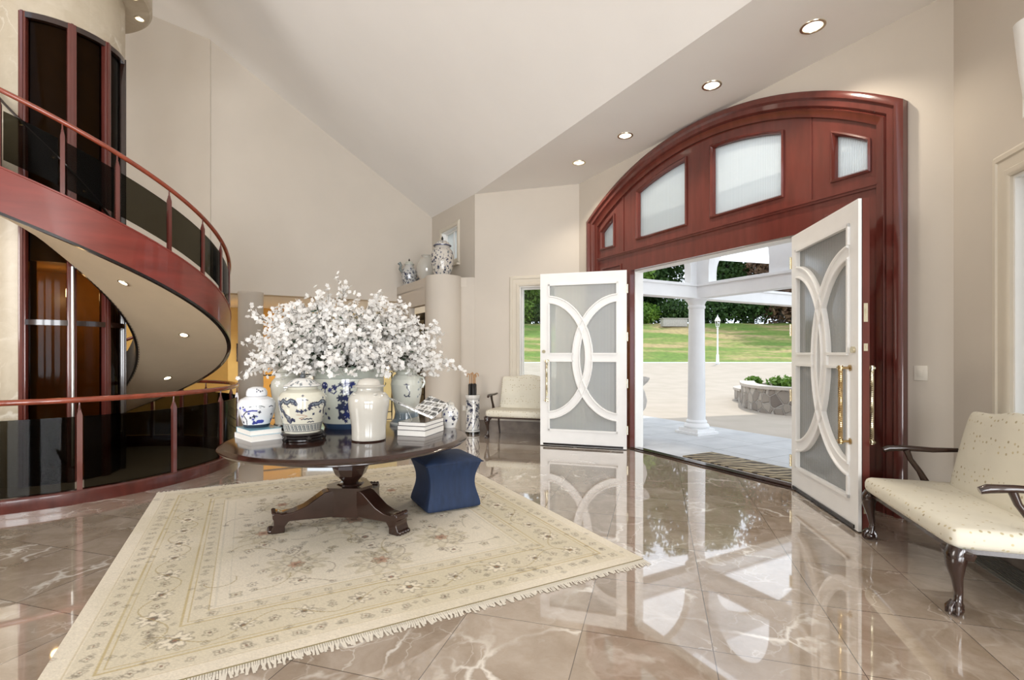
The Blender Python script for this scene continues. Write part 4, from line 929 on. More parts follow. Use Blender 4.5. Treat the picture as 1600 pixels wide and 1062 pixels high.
# local x runs along RNV; local y is RNV+90 -> points opposite to RUV, so mirror
ro.scale = (1, -1, 1)
mb = MB(); mb.box(0, RW, -RL, 0, 0, .0135); mb.build('backing', mat('rug_edge', (.20, .16, .08), .9), rug)
mb = MB(); r5 = random.Random(3)
for yb, sg in ((0, 1), (-RL, -1)):
    x = 0.0
    while x < RW:
        w_ = .008+.006*r5.random(); l_ = .055+.035*r5.random(); o_ = (r5.random()-.5)*.03
        mb.box(x, x+w_*.8, min(yb, yb+sg*.03), max(yb, yb+sg*.03), .0, .008)
        v = [mb.v((x, yb+sg*.03, .007)), mb.v((x+w_*.8, yb+sg*.03, .007)), mb.v((x+w_+o_, yb+sg*l_, .003)), mb.v((x+o_, yb+sg*l_, .003))]
        mb.f(v); x += w_
mb.build('fringe', mat('fringe_cotton', (.66, .61, .52), .9), rug, kind='stuff')

# ------------------------------------------------------------------ round pedestal table
TX, TY, TZ = -1.389, 4.246, .74
tb = empty('pedestal_table', (TX, TY, .0145), 0, 'large round dark mahogany table on a carved pedestal with three scroll legs', 'table')
TZl = TZ-.0145
mb = MB(); mb.lathe([(.001, TZl-.045), (.86, TZl-.045), (.955, TZl-.045), (.985, TZl-.038), (.998, TZl-.022), (.985, TZl-.012), (.975, TZl-.010), (.965, TZl-.002), (.95, TZl), (.001, TZl)], 96, cap=False); mb.build('tabletop', M['mahog'], tb)
mb = MB(); mb.lathe([(.001, TZl-.045), (.80, TZl-.045), (.80, TZl-.085), (.78, TZl-.095), (.001, TZl-.095)], 72, cap=False); mb.build('apron', M['dark'], tb)
mb = MB(); mb.lathe([(.10, .655), (.085, .60), (.10, .585), (.145, .52), (.150, .46), (.125, .40), (.075, .35), (.06, .33), (.10, .325), (.125, .31)], 8, a0=PI/8, a1=PI/8+2*PI); mb.build('pedestal', M['dark'], tb, sharp=20)
mb = MB(); hexa = []
for k in range(3):
    a = R(208+120*k); 
    for da in (-.36, .36): hexa.append((.20*math.cos(a+da), .20*math.sin(a+da)))
mb.prism(hexa, .29, .315, 'xyz'); mb.prism([(x*.85, y*.85) for x, y in hexa], .065, .29, 'xyz'); mb.build('hub', M['dark'], tb)
for k, a in enumerate((208, -32, 88)):
    lg = MB(); top = [(.08, .285), (.16, .295), (.22, .28), (.29, .235), (.37, .185), (.46, .155), (.54, .15), (.565, .165), (.60, .165), (.61, .15), (.61, .12)]
    bot = [(.60, .11), (.60, .07), (.62, .03), (.62, 0), (.52, 0), (.52, .05), (.49, .085), (.40, .082), (.28, .075), (.08, .065)]
    lg.prism(top+bot, -.065, .065, 'xzy')
    lo_ = lg.build('leg', M['dark'], tb, rz=R(a))
    m_ = lo_.modifiers.new('bevel', 'BEVEL'); m_.width = .008; m_.segments = 2; m_.limit_method = 'ANGLE'
    pw = MB()
    for j in range(4):
        pw.ball((.625, -.045+.03*j, .020), .022, .018, .020, 10)
    pw.build('paw', M['dark'], lo_)
    pw = MB()
    for j in range(4): pw.ball((.600, -.045+.03*j, .166), .018, .018, .014, 10)
    pw.build('scroll_end', M['dark'], lo_)

# ------------------------------------------------------------------ ottoman
ot = empty('ottoman', (-.642, 4.714, .0145), R(28.33), 'navy blue waisted square ottoman on the rug beside the table', 'ottoman')
mb = MB(); rows = []; S_ = 9; hh = .47
def sq(hw, z, c_=.9):
    pts = []
    for sd in range(4):
        for k in range(S_):
            t = -1+2*k/S_; bulge = 0
            x, y = t*hw, -hw
            for _ in range(sd): x, y = -y, x
            pts.append((x, y, z))
    return pts
prof = [(.262, .0), (.268, .03), (.262, .07), (.240, .14), (.225, .20), (.222, .26), (.232, .32), (.252, .38), (.272, .425), (.274, .44), (.262, .455)]
for hw, z in prof: rows.append([mb.v(p) for p in sq(hw, z)])
for k in range(len(rows)-1):
    for i in range(4*S_): j = (i+1) % (4*S_); mb.f([rows[k][i], rows[k][j], rows[k+1][j], rows[k+1][i]])
for k, (hw, dz) in enumerate(((.20, .478), (.12, .490), (.05, .494))):
    rows.append([mb.v(p) for p in sq(hw, dz)]); 
    for i in range(4*S_): j = (i+1) % (4*S_); mb.f([rows[-2][i], rows[-2][j], rows[-1][j], rows[-1][i]])
mb.f(rows[-1]); mb.f(rows[0][::-1]); oo = mb.build('cushion', M['navy'], ot, sharp=75)
mm = oo.modifiers.new('sub', 'SUBSURF'); mm.levels = mm.render_levels = 1
mb = MB(); mb.sweep2d([(0, 0), (1, 0)], [(0, 0), (.001, 0), (.001, .001)]); mb.bm.free()
mb = MB(); ring_ = [(sx*.276, sy*.276, .432) for sx, sy in ((-1, -1), (1, -1), (1, 1), (-1, 1))]; 
mb.tube(ring_, .005, 8, closed=True); mb.build('piping', M['navy'], ot)

# ------------------------------------------------------------------ benches
def cabriole(mb):
    # leg curve from the knee down to a ball and claw, in local x,y,z (foot at origin)
    pts = [(0, .005, .365), (0, -.012, .33), (0, -.018, .28), (0, -.006, .20), (0, .006, .12), (0, .002, .075), (0, -.004, .055)]
    mb.tube(pts, [.052, .055, .046, .027, .020, .021, .026], 12)
    mb.ball((0, -.012, .032), .036, .038, .032, 14)
    for a in (-2.4, -1.57, -.75, 1.57):
        mb.tube([(.018*math.cos(a), -.008+.018*math.sin(a), .075), (.038*math.cos(a), -.012+.040*math.sin(a), .045), (.040*math.cos(a), -.012+.044*math.sin(a), .008)], [.012, .012, .007], 8)
    mb.ball((0, -.045, .31), .030, .018, .035, 10)
    for s_ in (-1, 1):
        mb.ball((s_*.028, -.030, .34), .022, .016, .022, 8); mb.tube([(s_*.03, -.005, .34), (s_*.07, 0, .345), (s_*.085, .0, .36)], [.030, .024, .010], 8)
def bench(loc, rz, label, HL=.575):
    o = empty('settee', loc, rz, label, 'bench', 'matching dotted benches under the windows')
    for s_ in (-1, 1):
        mb = MB(); cabriole(mb); mb.build('leg', M['dark'], o, loc=(s_*HL, 0, 0), rz=s_*.5)
    for s_ in (-1, 1):
        mb = MB(); mb.tube([(s_*(HL-.03), .53, .37), (s_*(HL-.03), .535, .2), (s_*(HL-.03), .60, .0)], [.024, .020, .017], 4); mb.build('leg', M['dark'], o)
    mb = MB(); mb.rbox(-HL-.035, HL+.035, -.045, .58, .365, .485, .045, 4); sm = mb.build('seat', M['fabric'], o, sharp=80)
    mb = MB(); mb.box(-HL-.01, HL+.01, -.02, .56, .345, .37); mb.build('seat_rail', M['dark'], o)
    # reclining back
    mb = MB(); rows = []
    n = 16
    for t, yy, zz in [(0, .48, .44), (.3, .51, .60), (.6, .545, .78), (.85, .58, .94), (1.0, .60, 1.02)]:
        f = []; bk = []
        for i in range(n+1):
            u_ = -1+2*i/n; top = .045*math.cos(u_*PI/2)*t + (.012*math.cos(u_*PI*2) if t == 1 else 0); x = u_*(HL-.05-.03*t)
            th = .055*(1-abs(u_)**6*.55)*(1 if t < 1 else .55)
            f.append(mb.v((x, yy-th*.8, zz+top))); bk.append(mb.v((x, yy+th*1.0, zz+top)))
        rows.append((f, bk))
    for k in range(len(rows)-1):
        for i in range(n):
            mb.f([rows[k][0][i], rows[k][0][i+1], rows[k+1][0][i+1], rows[k+1][0][i]]); mb.f([rows[k][1][i+1], rows[k][1][i], rows[k+1][1][i], rows[k+1][1][i+1]])
        for e in (0, n): mb.f([rows[k][0][e], rows[k+1][0][e], rows[k+1][1][e], rows[k][1][e]])
    for e in (0, len(rows)-1):
        for i in range(n): mb.f([rows[e][0][i], rows[e][0][i+1], rows[e][1][i+1], rows[e][1][i]])
    bo = mb.build('backrest', M['fabric'], o, sharp=80); mm = bo.modifiers.new('sub', 'SUBSURF'); mm.levels = mm.render_levels = 2
    for s_ in (-1, 1):
        mb = MB(); x = s_*(HL+.012)
        mb.tube([(x, .56, .725), (x, .40, .718), (x+s_*.01, .24, .722), (x+s_*.015, .12, .715), (x+s_*.01, .085, .700)], [.016, .020, .022, .026, .020], 10)
        mb.tube([(x, .235, .71), (x, .26, .64), (x, .32, .55), (x, .36, .47), (x, .365, .40)], [.022, .019, .020, .026, .026], 10)
        mb.build('arm', M['dark'], o)
    return o
fc = Vector((2.62, 3.29)); bench((fc.x, fc.y, 0), R(-16.36), 'cream dotted settee with claw feet near the camera under the right window') if False else None
# right bench: depth direction towards the right wall (-16.36 deg), so local y = -16.36 deg
bench((fc.x+.02, fc.y, 0), R(-16.36-90), 'cream dotted upholstered bench with claw feet beside the near door leaf')
lc = Vector((.115, 8.20))+T1*.07; bench((lc.x, lc.y, 0), R(-16.36), 'cream dotted upholstered bench half hidden by the far door leaf')

# ------------------------------------------------------------------ umbrella stand and umbrellas
r8 = np.random.default_rng(11)
WHITE = np.array([.70, .69, .66]); BLUE = np.array([.035, .05, .20]); INK = np.array([.03, .035, .07]); GREY = np.array([.16, .18, .19])
def seg(S, Z, pts, w_, soft=.0015):
    d = np.full(S.shape, 9.)
    for p, q in zip(pts[:-1], pts[1:]):
        L_ = max(1e-6, math.hypot(q[0]-p[0], q[1]-p[1])); ux, uy = (q[0]-p[0])/L_, (q[1]-p[1])/L_
        t = np.clip((S-p[0])*ux+(Z-p[1])*uy, 0, L_); d = np.minimum(d, np.hypot(S-p[0]-t*ux, Z-p[1]-t*uy))
    return np.clip((w_-d)/soft+.5, 0, 1)
def blob(S, Z, x, z, r_, lob=5, ph=0, asp=1):
    dx = S-x; dz = (Z-z)*asp; rr = np.hypot(dx, dz); th = np.arctan2(dz, dx); return np.clip((r_*(.78+.22*np.cos(lob*th+ph))-rr)/.0015+.5, 0, 1)
def mixm(C, m_, c): return C*(1-m_[..., None])+np.asarray(c)*m_[..., None]
def painted(name, prof, paint, parent, n=160, nz=130, ref=None, base=WHITE, **kw):
    P = np.array(prof); dl = np.r_[0, np.cumsum(np.hypot(np.diff(P[:, 0]), np.diff(P[:, 1])))]; t = np.unique(np.r_[np.linspace(0, dl[-1], nz), dl])
    r_ = np.interp(t, dl, P[:, 0]); z = np.interp(t, dl, P[:, 1]); ref = ref or P[:, 0].max()
    ph = np.linspace(-PI, PI, n, endpoint=False); PH, Rg = np.meshgrid(ph, r_); _, Zg = np.meshgrid(ph, z)
    V = np.stack([(Rg*np.cos(PH)).ravel(), (Rg*np.sin(PH)).ravel(), Zg.ravel()], 1)
    nzz = len(t); idx = np.arange(nzz*n).reshape(nzz, n); nx = np.roll(idx, -1, 1)
    F = np.stack([idx[:-1].ravel(), nx[:-1].ravel(), nx[1:].ravel(), idx[1:].ravel()], 1)
    C = np.ones(PH.shape+(3,))*base; C = paint(PH*ref, Zg, C, PH)
    o = rawmesh(name, V.tolist(), F.tolist(), M['paint'], parent, **kw); me = o.data
    me.set_sharp_from_angle(angle=R(45))
    at = me.color_attributes.new('Col', 'FLOAT_COLOR', 'POINT'); at.data.foreach_set('color', np.concatenate([np.clip(C.reshape(-1, 3), 0, 1), np.ones((C.size//3, 1))], 1).ravel())
    return o
def face_cam(x, y): return math.atan2(-y, -x)
def florals(S, Z, C, z0, z1, smax, n, rmin, rmax, colors, seed, strokes=10):
    g = np.random.default_rng(seed)
    for _ in range(strokes):
        x = (g.random()*2-1)*smax; z = z0+g.random()*(z1-z0); a = g.random()*6.28; pts = [(x, z)]; cu = (g.random()-.5)*1.2
        for k in range(6): a += cu; pts.append((pts[-1][0]+rmax*.8*math.cos(a), min(z1, max(z0, pts[-1][1]+rmax*.8*math.sin(a)))))
        C = mixm(C, seg(S, Z, pts, rmin*.35), colors[int(g.integers(0, len(colors)))])
    for _ in range(n):
        x = (g.random()*2-1)*smax; z = z0+g.random()*(z1-z0); C = mixm(C, blob(S, Z, x, z, rmin+(rmax-rmin)*g.random(), int(g.integers(3, 7)), g.random()*6, .8+.5*g.random()), colors[int(g.integers(0, len(colors)))])
    return C
ux_, uy_ = -.715, 8.95
us = empty('umbrella_stand', (ux_, uy_, 0), face_cam(ux_, uy_), 'tall blue and white porcelain umbrella stand beside the half column', 'umbrella stand')
def pu(S, Z, C, PH):
    C = florals(S, Z, C, .10, .60, .42, 90, .010, .034, [INK, GREY, INK*1.6], 4, 26)
    for k in range(9): C = mixm(C, seg(S, Z, [(-.40+k*.1, .10), (-.32+k*.1, .30)], .007), INK)
    for z in (.07, .085, .62, .64): C = mixm(C, np.clip((.004-np.abs(Z-z))/.002, 0, 1), GREY)
    return mixm(C, (Z < .045).astype(float), np.array([.02, .018, .015]))
painted('body', [(.001, 0), (.135, 0), (.135, .04), (.125, .06), (.125, .62), (.133, .66), (.135, .69), (.128, .70), (.112, .69), (.112, .1), (.001, .1)], pu, us)
for i, (dx, dy, zz, a_) in enumerate([(-.05, -.02, 1.09, 2.6), (-.02, .035, 1.11, 1.2), (.015, -.045, 1.10, 3.4), (.045, .01, 1.10, .3), (.02, .05, 1.08, .9)]):
    lb = ['closed black umbrella with cane crook handle, outermost towards the column', 'closed black umbrella with cane crook handle, tallest in the porcelain stand', 'closed black umbrella in the middle front of the porcelain stand',
          'closed black umbrella with crook handle nearest the far bench', 'closed black umbrella at the back of the porcelain stand'][i]
    um = empty('umbrella', (ux_+dx, uy_+dy, .105), 0, lb, 'umbrella', 'umbrellas in the porcelain stand')
    q = zz-.105; tx, ty = dx*.7, dy*.5
    mb = MB(); mb.lathe([(.006, 0), (.008, .05), (.02, .25), (.026, .60), (.026, .78), (.012, .80)], 10); mb.build('canopy', M['iron'], um)
    mb = MB(); pts = [(0, 0, .79), (0, 0, q-.05)]+[(.03*math.cos(a_)*(1-math.cos(t)), .03*math.sin(a_)*(1-math.cos(t)), q-.05+.04*math.sin(t)) for t in np.linspace(.3, PI*1.15, 9)]
    mb.tube(pts, .009, 8); mb.build('handle', mat('cane_handle', (.50, .29, .14), .4), um)
# outlet
ou = empty('wall_outlet', (-.90, 9.275, .42), R(-10), 'small white outlet plate low beside the half column', 'outlet')
mb = MB(); mb.rbox(-.035, .035, -.007, 0, -.055, .055, .003, 2); mb.build('plate', M['plastic'], ou)
mb = MB(); mb.box(-.015, .015, -.009, -.006, .008, .035); mb.box(-.015, .015, -.009, -.006, -.035, -.008); mb.build('sockets', M['sash'], ou)

# ------------------------------------------------------------------ things on the table
def jar(name, x, y, z, label, cat='jar'): return empty(name, (x, y, z), face_cam(x, y), label, cat)
# planter
PX, PY = -1.596, 4.83
pj = jar('planter_pot', PX, PY, TZ, 'large blue and white porcelain planter with pine branch painting, holding the white blossoms', 'planter')
def pp(S, Z, C, PH):
    G = np.array([.47, .50, .44])
    C = C*0+np.array([.63, .65, .57])
    S0 = S; S = S+.075
    C = mixm(C, (Z > .475).astype(float), G); C = mixm(C, (Z < .055).astype(float), np.array([.03, .06, .12]))
    g = np.random.default_rng(2)
    C = mixm(C, seg(S, Z, [(-.10, .36), (-.06, .34), (-.04, .36), (-.05, .40), (.0, .42), (.03, .40), (.06, .44), (.12, .445)], .006), BLUE*.6)
    C = mixm(C, seg(S, Z, [(.06, .44), (.08, .38), (.05, .32), (.07, .25), (.03, .18), (.05, .10)], .007), INK)
    for x, z, r_ in [(-.10, .375, .022), (-.06, .40, .025), (.0, .43, .018), (.05, .435, .03), (.10, .42, .03), (.02, .36, .025), (.08, .35, .03), (.0, .30, .034), (.05, .30, .03), (.02, .25, .028), (-.01, .21, .038), (.05, .21, .035), (.09, .24, .03), (.0, .13, .045), (.06, .14, .04), (.10, .17, .035), (.12, .11, .03), (-.13, .20, .012), (-.16, .11, .02), (-.19, .15, .015), (.04, .08, .02), (.14, .3, .03), (.17, .22, .03)]:
        C = mixm(C, blob(S, Z, x, z, r_*1.22, int(g.integers(4, 8)), g.random()*6, 1.1), [BLUE*.7, INK*1.3, BLUE*.5+.01][int(g.integers(0, 3))])
    for x in np.arange(.3, 1.1, .09): C = mixm(C, blob(S, Z, x, .15+.22*((x*7) % 1), .035, 5, x*9), BLUE*.7); C = mixm(C, blob(S, Z, -x-.0, .15+.22*((x*5) % 1), .03, 6, x*3), INK)
    C = mixm(C, np.clip((.002-np.abs(Z-.475))/.002, 0, 1), GREY)
    return C
painted('body', [(.001, 0), (.225, 0), (.235, .02), (.250, .06), (.300, .20), (.325, .33), (.330, .44), (.328, .475), (.335, .50), (.348, .545), (.358, .575), (.352, .583), (.335, .575), (.315, .52), (.31, .40), (.001, .38)], pp, pj, n=240, nz=170, ref=.325)
for k, a in enumerate((-40, 42)):
    mb = MB(Matrix.Rotation(R(a), 4, 'Z')); mb.ball((.332, 0, .415), .016, .032, .034, 14); mb.tube([(.348, .022*math.cos(t), .37+.028*math.sin(t)) for t in np.linspace(0, 2*PI, 17)[:-1]], .004, 6, closed=True)
    mb.build('mask_handle', mat('cobalt_glaze', (.02, .03, .12), .15, coat=.5), pj, label='dark blue lion mask handle')
mb = MB(); mb.lathe([(.001, .50), (.315, .50)], 40, cap=False); mb.build('moss', M['leafdark'], pj)
# dragon jar on a stand
x, y = -1.728, 4.07
ws = empty('jar_stand', (x, y, TZ), face_cam(x, y), 'low black lacquered wooden stand under the dragon jar', 'stand')
mb = MB(); mb.lathe([(.001, .045), (.160, .045), (.168, .055), (.160, .068), (.001, .068)], 40, cap=False); mb.lathe([(.150, .02), (.158, .032), (.15, .045)], 40); mb.build('top', M['blacktrim'], ws)
for k in range(5):
    a = 2*PI*k/5+.3; mb = MB(); mb.tube([(.145*math.cos(a), .145*math.sin(a), .04), (.168*math.cos(a), .168*math.sin(a), .02), (.158*math.cos(a), .158*math.sin(a), 0.0)], [.02, .018, .016], 8); mb.build('foot', M['blacktrim'], ws)
mb = MB(); mb.lathe([(.130, .006), (.150, .006), (.150, .018), (.130, .018), (.130, .006)], 40, cap=False); mb.build('stretcher', M['blacktrim'], ws)
dj = jar('temple_jar', x, y, TZ+.069, 'lidded temple jar painted with two grey-blue dragons, standing on a black wooden stand')
def pd(S, Z, C, PH):
    C = C*0+np.array([.62, .60, .50]); DG = np.array([.10, .12, .14])
    for sg, pts in ((1, [(-.26, .20), (-.22, .25), (-.185, .243), (-.155, .268), (-.12, .246), (-.09, .268), (-.06, .258), (-.05, .240)]), (1, [(.055, .225), (.085, .235), (.12, .232), (.15, .252), (.19, .245), (.24, .21)]), (1, [(-.20, .235), (-.205, .20), (-.165, .18), (-.15, .145), (-.115, .13), (-.11, .095)])):
        C = mixm(C, seg(S, Z, pts, .015), INK*1.2); C = mixm(C, seg(S, Z, pts, .011), DG*.9)
        C = mixm(C, seg(S, Z, [(p[0], p[1]+.003) for p in pts], .003), DG*2.2)
        for p, q in zip(pts[:-1], pts[1:]):
            for t in (.1, .4, .7): C = mixm(C, blob(S, Z, p[0]+(q[0]-p[0])*t, p[1]+(q[1]-p[1])*t+.015, .007, 3, t*9), INK)
            C = mixm(C, seg(S, Z, [p, (p[0]+.008, p[1]-.026), (p[0]+.020, p[1]-.030)], .0035), INK)
    for pts in ([(-.10, .10), (-.085, .12), (-.07, .105)], [(-.11, .09), (-.13, .105)], [(.06, .225), (.045, .205), (.05, .195)], [(.2, .22), (.19, .18), (.205, .15)]): C = mixm(C, seg(S, Z, pts, .010), INK)
    for x0, z0 in ((-.02, .268), (-.01, .115), (.02, .115), (.04, .09)):
        pts = [(x0+.014*k, z0+(.006 if k % 2 else 0)) for k in range(5)]; C = mixm(C, seg(S, Z, pts, .004), INK)
    for x0, z0, r_ in ((-.04, .185, .016), (-.01, .18, .02), (.02, .188, .014), (.085, .155, .013), (.15, .17, .016), (-.07, .115, .01), (-.13, .285, .009), (.17, .28, .012), (.0, .305, .010), (.22, .12, .013), (-.2, .13, .014)): C = mixm(C, blob(S, Z, x0, z0, r_, 4, x0*30), INK*1.3)
    C = mixm(C, seg(S, Z, [(-.05, .155), (.01, .15), (.035, .14), (-.03, .125), (.0, .118)], .002), np.array([.35, .16, .10]))
    g = np.random.default_rng(9)
    for k in range(16):
        s0 = (.27+g.random()*.55)*(1 if k % 2 else -1); C = mixm(C, blob(S, Z, s0, .1+.18*g.random(), .02+.012*g.random(), 5, k), DG)
    # lappet band
    bandm = ((Z > .022) & (Z < .070)).astype(float); C = mixm(C, bandm*.9, DG*.9)
    ph = (S/.036+(Z-.02)*9) % 1
    C = mixm(C, bandm*((np.abs(ph-.5) > .40)).astype(float), np.array([.62, .60, .52])); C = mixm(C, bandm*((np.abs(ph-.42) < .06)).astype(float)*.7, np.array([.62, .60, .52]))
    for z in (.074, .016): C = mixm(C, np.clip((.003-np.abs(Z-z))/.001, 0, 1), INK)
    return C
painted('body', [(.001, 0), (.138, 0), (.142, .02), (.150, .06), (.166, .13), (.180, .20), (.186, .26), (.183, .29), (.160, .325), (.125, .345), (.115, .352), (.115, .375), (.10, .376)], pd, dj, n=240, nz=190, ref=.176)
def plid(S, Z, C, PH):
    g = np.random.default_rng(3)
    for k in range(26): C = mixm(C, blob(S, Z, (g.random()*2-1)*.38, .387+.035*g.random(), .008+.010*g.random(), 4, k), GREY*1.2)
    return mixm(C, np.clip((.003-np.abs(Z-.375))/.002, 0, 1), GREY)
painted('lid', [(.145, .372), (.148, .378), (.140, .386), (.118, .398), (.090, .420), (.055, .436), (.02, .440), (.001, .440)], plid, dj, n=140, nz=60)
mb = MB(); mb.ball((0, 0, .455), .024, n=12); mb.ball((.004, 0, .482), .018, .016, .022, 12); mb.ball((.012, .012, .498), .009, n=8); mb.build('finial', mat('grey_glaze', (.07, .08, .09), .2, coat=.4), dj, label='dark grey lion finial')
# plain white temple jar
x, y = -1.175, 4.045
tj = jar('temple_jar', x, y, TZ, 'plain white lidded temple jar at the front edge of the table')
mb = MB(); mb.lathe([(.001, .0), (.133, 0), (.137, .012), (.001, .012)], 48, cap=False); mb.build('foot', M['dark'], tj)
mb = MB(); mb.lathe([(.134, .012), (.137, .02), (.135, .06), (.137, .12), (.148, .20), (.160, .27), (.164, .32), (.158, .355), (.135, .385), (.105, .40), (.096, .41), (.094, .43), (.10, .44)], 56, cap=False); mb.build('body', M['porcelain'], tj)
for a, r_ in ((-55, .014), (22, .012), (60, .014)):
    mb = MB(Matrix.Rotation(R(a), 4, 'Z')); mb.ball((.137, 0, .385), .014, .022, .012, 10); mb.build('lug', M['porcelain'], tj)
mb = MB(); mb.lathe([(.096, .436), (.128, .438), (.131, .444), (.120, .450), (.095, .456), (.090, .475), (.075, .495), (.045, .507), (.001, .51)], 48, cap=False); mb.build('lid', M['porcelain'], tj)
# back white jar at left
x, y = -2.09, 4.60
bj = jar('temple_jar', x, y, TZ, 'off-white lidded jar behind the dragon jar, beside the planter')
mb = MB(); mb.lathe([(.001, 0), (.12, 0), (.13, .03), (.12, .06), (.001, .06)], 40, cap=False); mb.build('stand', M['blacktrim'], bj)
mb = MB(); mb.lathe([(.11, .06), (.112, .08), (.118, .20), (.140, .32), (.150, .40), (.142, .45), (.11, .49), (.10, .50), (.10, .525)], 48, cap=False); mb.build('body', M['creamjar'], bj)
mb = MB(); mb.lathe([(.10, .522), (.132, .524), (.134, .532), (.098, .542), (.092, .565), (.07, .583), (.001, .59)], 40, cap=False); mb.build('lid', M['creamjar'], bj)
mb = MB(); mb.ball((.148, .02, .43), .008, .02, .014, 8); mb.build('lug', M['creamjar'], bj)
# crackle jar right with anchor-like mark
x, y = -1.065, 4.98
cj = jar('temple_jar', x, y, TZ, 'crackled grey-white lidded jar with a curled dark mark, behind the stacked books')
def pc(S, Z, C, PH):
    C = C*0+np.array([.58, .585, .52])
    C = mixm(C, np.clip((.16-Z)/.05, 0, 1)*.95, np.array([.15, .20, .24])); C = mixm(C, (Z < .03).astype(float), np.array([.6, .62, .6]))
    C = mixm(C, seg(S, Z, [(-.025, .405), (.025, .40)], .004), INK); C = mixm(C, seg(S, Z, [(.0, .41), (.004, .37), (.02, .35), (.03, .32), (.02, .295), (-.005, .285), (-.02, .295), (-.022, .305)], .005), INK); C = mixm(C, seg(S, Z, [(.03, .285), (.02, .29)], .006), INK)
    C = mixm(C, blob(S, Z, -.003, .408, .012, 3), INK)
    for k in range(14): C = mixm(C, blob(S, Z, .13+.03*(k % 4), .28+.018*k, .014, 5, k), GREY*1.6)
    return C
painted('body', [(.001, 0), (.165, 0), (.168, .015), (.150, .035), (.125, .06), (.115, .12), (.130, .22), (.150, .32), (.158, .40), (.150, .45), (.125, .49), (.105, .505), (.105, .53)], pc, cj, n=160, nz=140, ref=.15)
mb = MB(); mb.lathe([(.10, .522), (.134, .524), (.136, .533), (.112, .540), (.110, .56), (.10, .585), (.07, .598), (.001, .60)], 40, cap=False); mb.build('lid', M['celadon'], cj)
mb = MB(Matrix.Rotation(R(68), 4, 'Z')); mb.tube([(.125, 0, .475), (.175, 0, .465), (.19, 0, .42), (.165, 0, .37)], [.014, .012, .012, .014], 8); mb.build('ear', M['celadon'], cj)
# small jar at right behind the open book
x, y = -.60, 4.76
sj = jar('ginger_jar', x, y, TZ, 'small blue and white jar at the right of the table behind the open book')
def psml(S, Z, C, PH): return florals(S, Z, C, .03, .19, .25, 34, .006, .018, [INK, BLUE*.6], 21, 12)
painted('body', [(.001, 0), (.055, 0), (.058, .015), (.075, .06), (.083, .11), (.078, .16), (.055, .19), (.040, .20), (.042, .215), (.03, .216)], psml, sj, n=110, nz=80)
mb = MB(); mb.lathe([(.044, .212), (.046, .222), (.03, .24), (.001, .245)], 24, cap=False); mb.ball((0, 0, .25), .008, n=8); mb.build('lid', M['porcelain'], sj)

# books
def book(loc, rz, lx, ly, h, cover, label, group):
    b_ = empty('book', loc, rz, label, 'book', group)
    mb = MB(); mb.box(0, lx, 0, ly, 0, .003); mb.box(0, lx, 0, ly, h-.003, h); mb.box(0, lx, ly-.003, ly, 0, h) if True else None
    mb.build('cover', cover, b_)
    mb = MB(); mb.box(.004, lx-.004, .004, ly-.004, .003, h-.003); mb.build('pages', M['paper'], b_); return b_
cw = mat('white_cover', (.76, .75, .74), .25, var=.03); cb_ = mat('pale_blue_cover', (.22, .42, .52), .2, var=.1); cg = mat('dark_photo_cover', (.10, .09, .085), .1, var=.6, scale=9, coat=.5); cr_ = mat('mauve_grey_cover', (.42, .37, .35), .3)
bl = (-2.10, 3.93)
book((bl[0]+.02, bl[1], TZ), R(48), .30, .36, .045, cw, 'white book at the bottom of the stack under the small ginger jar', 'books on the table')
book((bl[0]-.0, bl[1]+.02, TZ+.045), R(46), .25, .33, .045, cb_, 'book with a pale blue cover directly under the small ginger jar', 'books on the table')
br = (-.737, 4.18)
book((br[0], br[1], TZ), R(73), .38, .27, .052, cg, 'thick pale book at the bottom of the stack under the open magazine', 'books on the table')
book((br[0]-.003, br[1]+.0, TZ+.052), R(73), .38, .265, .036, cg, 'white-paged book in the middle of the stack under the open magazine', 'books on the table')
book((br[0]+.0, br[1]+.004, TZ+.088), R(73), .375, .26, .034, cg, 'dark glossy photo book on top of the stack under the clear stand', 'books on the table')
# ginger jar on the books
x, y = -2.165, 4.18
gj = jar('ginger_jar', x, y, TZ+.090, 'small white ginger jar painted with a blue garden scene, standing on books')
def pg(S, Z, C, PH):
    C = C*0+np.array([.76, .77, .79]); B2 = np.array([.05, .06, .32])
    C = mixm(C, (Z < .028).astype(float), np.array([.02, .03, .05]))
    C = mixm(C, blob(S, Z, .03, .055, .035, 2, 0, 1.3), B2); C = mixm(C, blob(S, Z, -.02, .045, .03, 3, 1, 1.6), B2*.7)
    C = mixm(C, seg(S, Z, [(-.10, .03), (-.09, .07), (-.11, .11), (-.08, .14), (-.05, .145)], .005), INK); C = mixm(C, seg(S, Z, [(-.06, .145), (-.03, .15), (.0, .147)], .006), B2)
    C = mixm(C, seg(S, Z, [(-.05, .180), (-.02, .186), (.03, .186), (.055, .175)], .004), GREY); C = mixm(C, seg(S, Z, [(-.02, .172), (.03, .172)], .003), GREY*1.4)
    C = mixm(C, seg(S, Z, [(.09, .175), (.11, .182), (.13, .175)], .004), INK)
    for x0, z0, r_, c in ((-.13, .17, .014, B2), (-.10, .178, .010, INK), (-.13, .10, .013, B2), (-.05, .09, .013, INK), (-.02, .10, .018, INK), (.02, .135, .014, INK), (.0, .10, .01, B2), (-.14, .05, .016, INK), (-.09, .155, .018, B2*1.3), (.13, .11, .012, INK), (.16, .06, .02, B2), (-.06, .125, .012, B2), (-.03, .075, .014, B2)): C = mixm(C, blob(S, Z, x0, z0, r_, 4, x0*50), c)
    return C
painted('body', [(.001, 0), (.095, 0), (.100, .012), (.105, .03), (.130, .10), (.148, .165), (.146, .20), (.125, .235), (.085, .255), (.072, .26), (.072, .27)], pg, gj, n=200, nz=150, ref=.135)
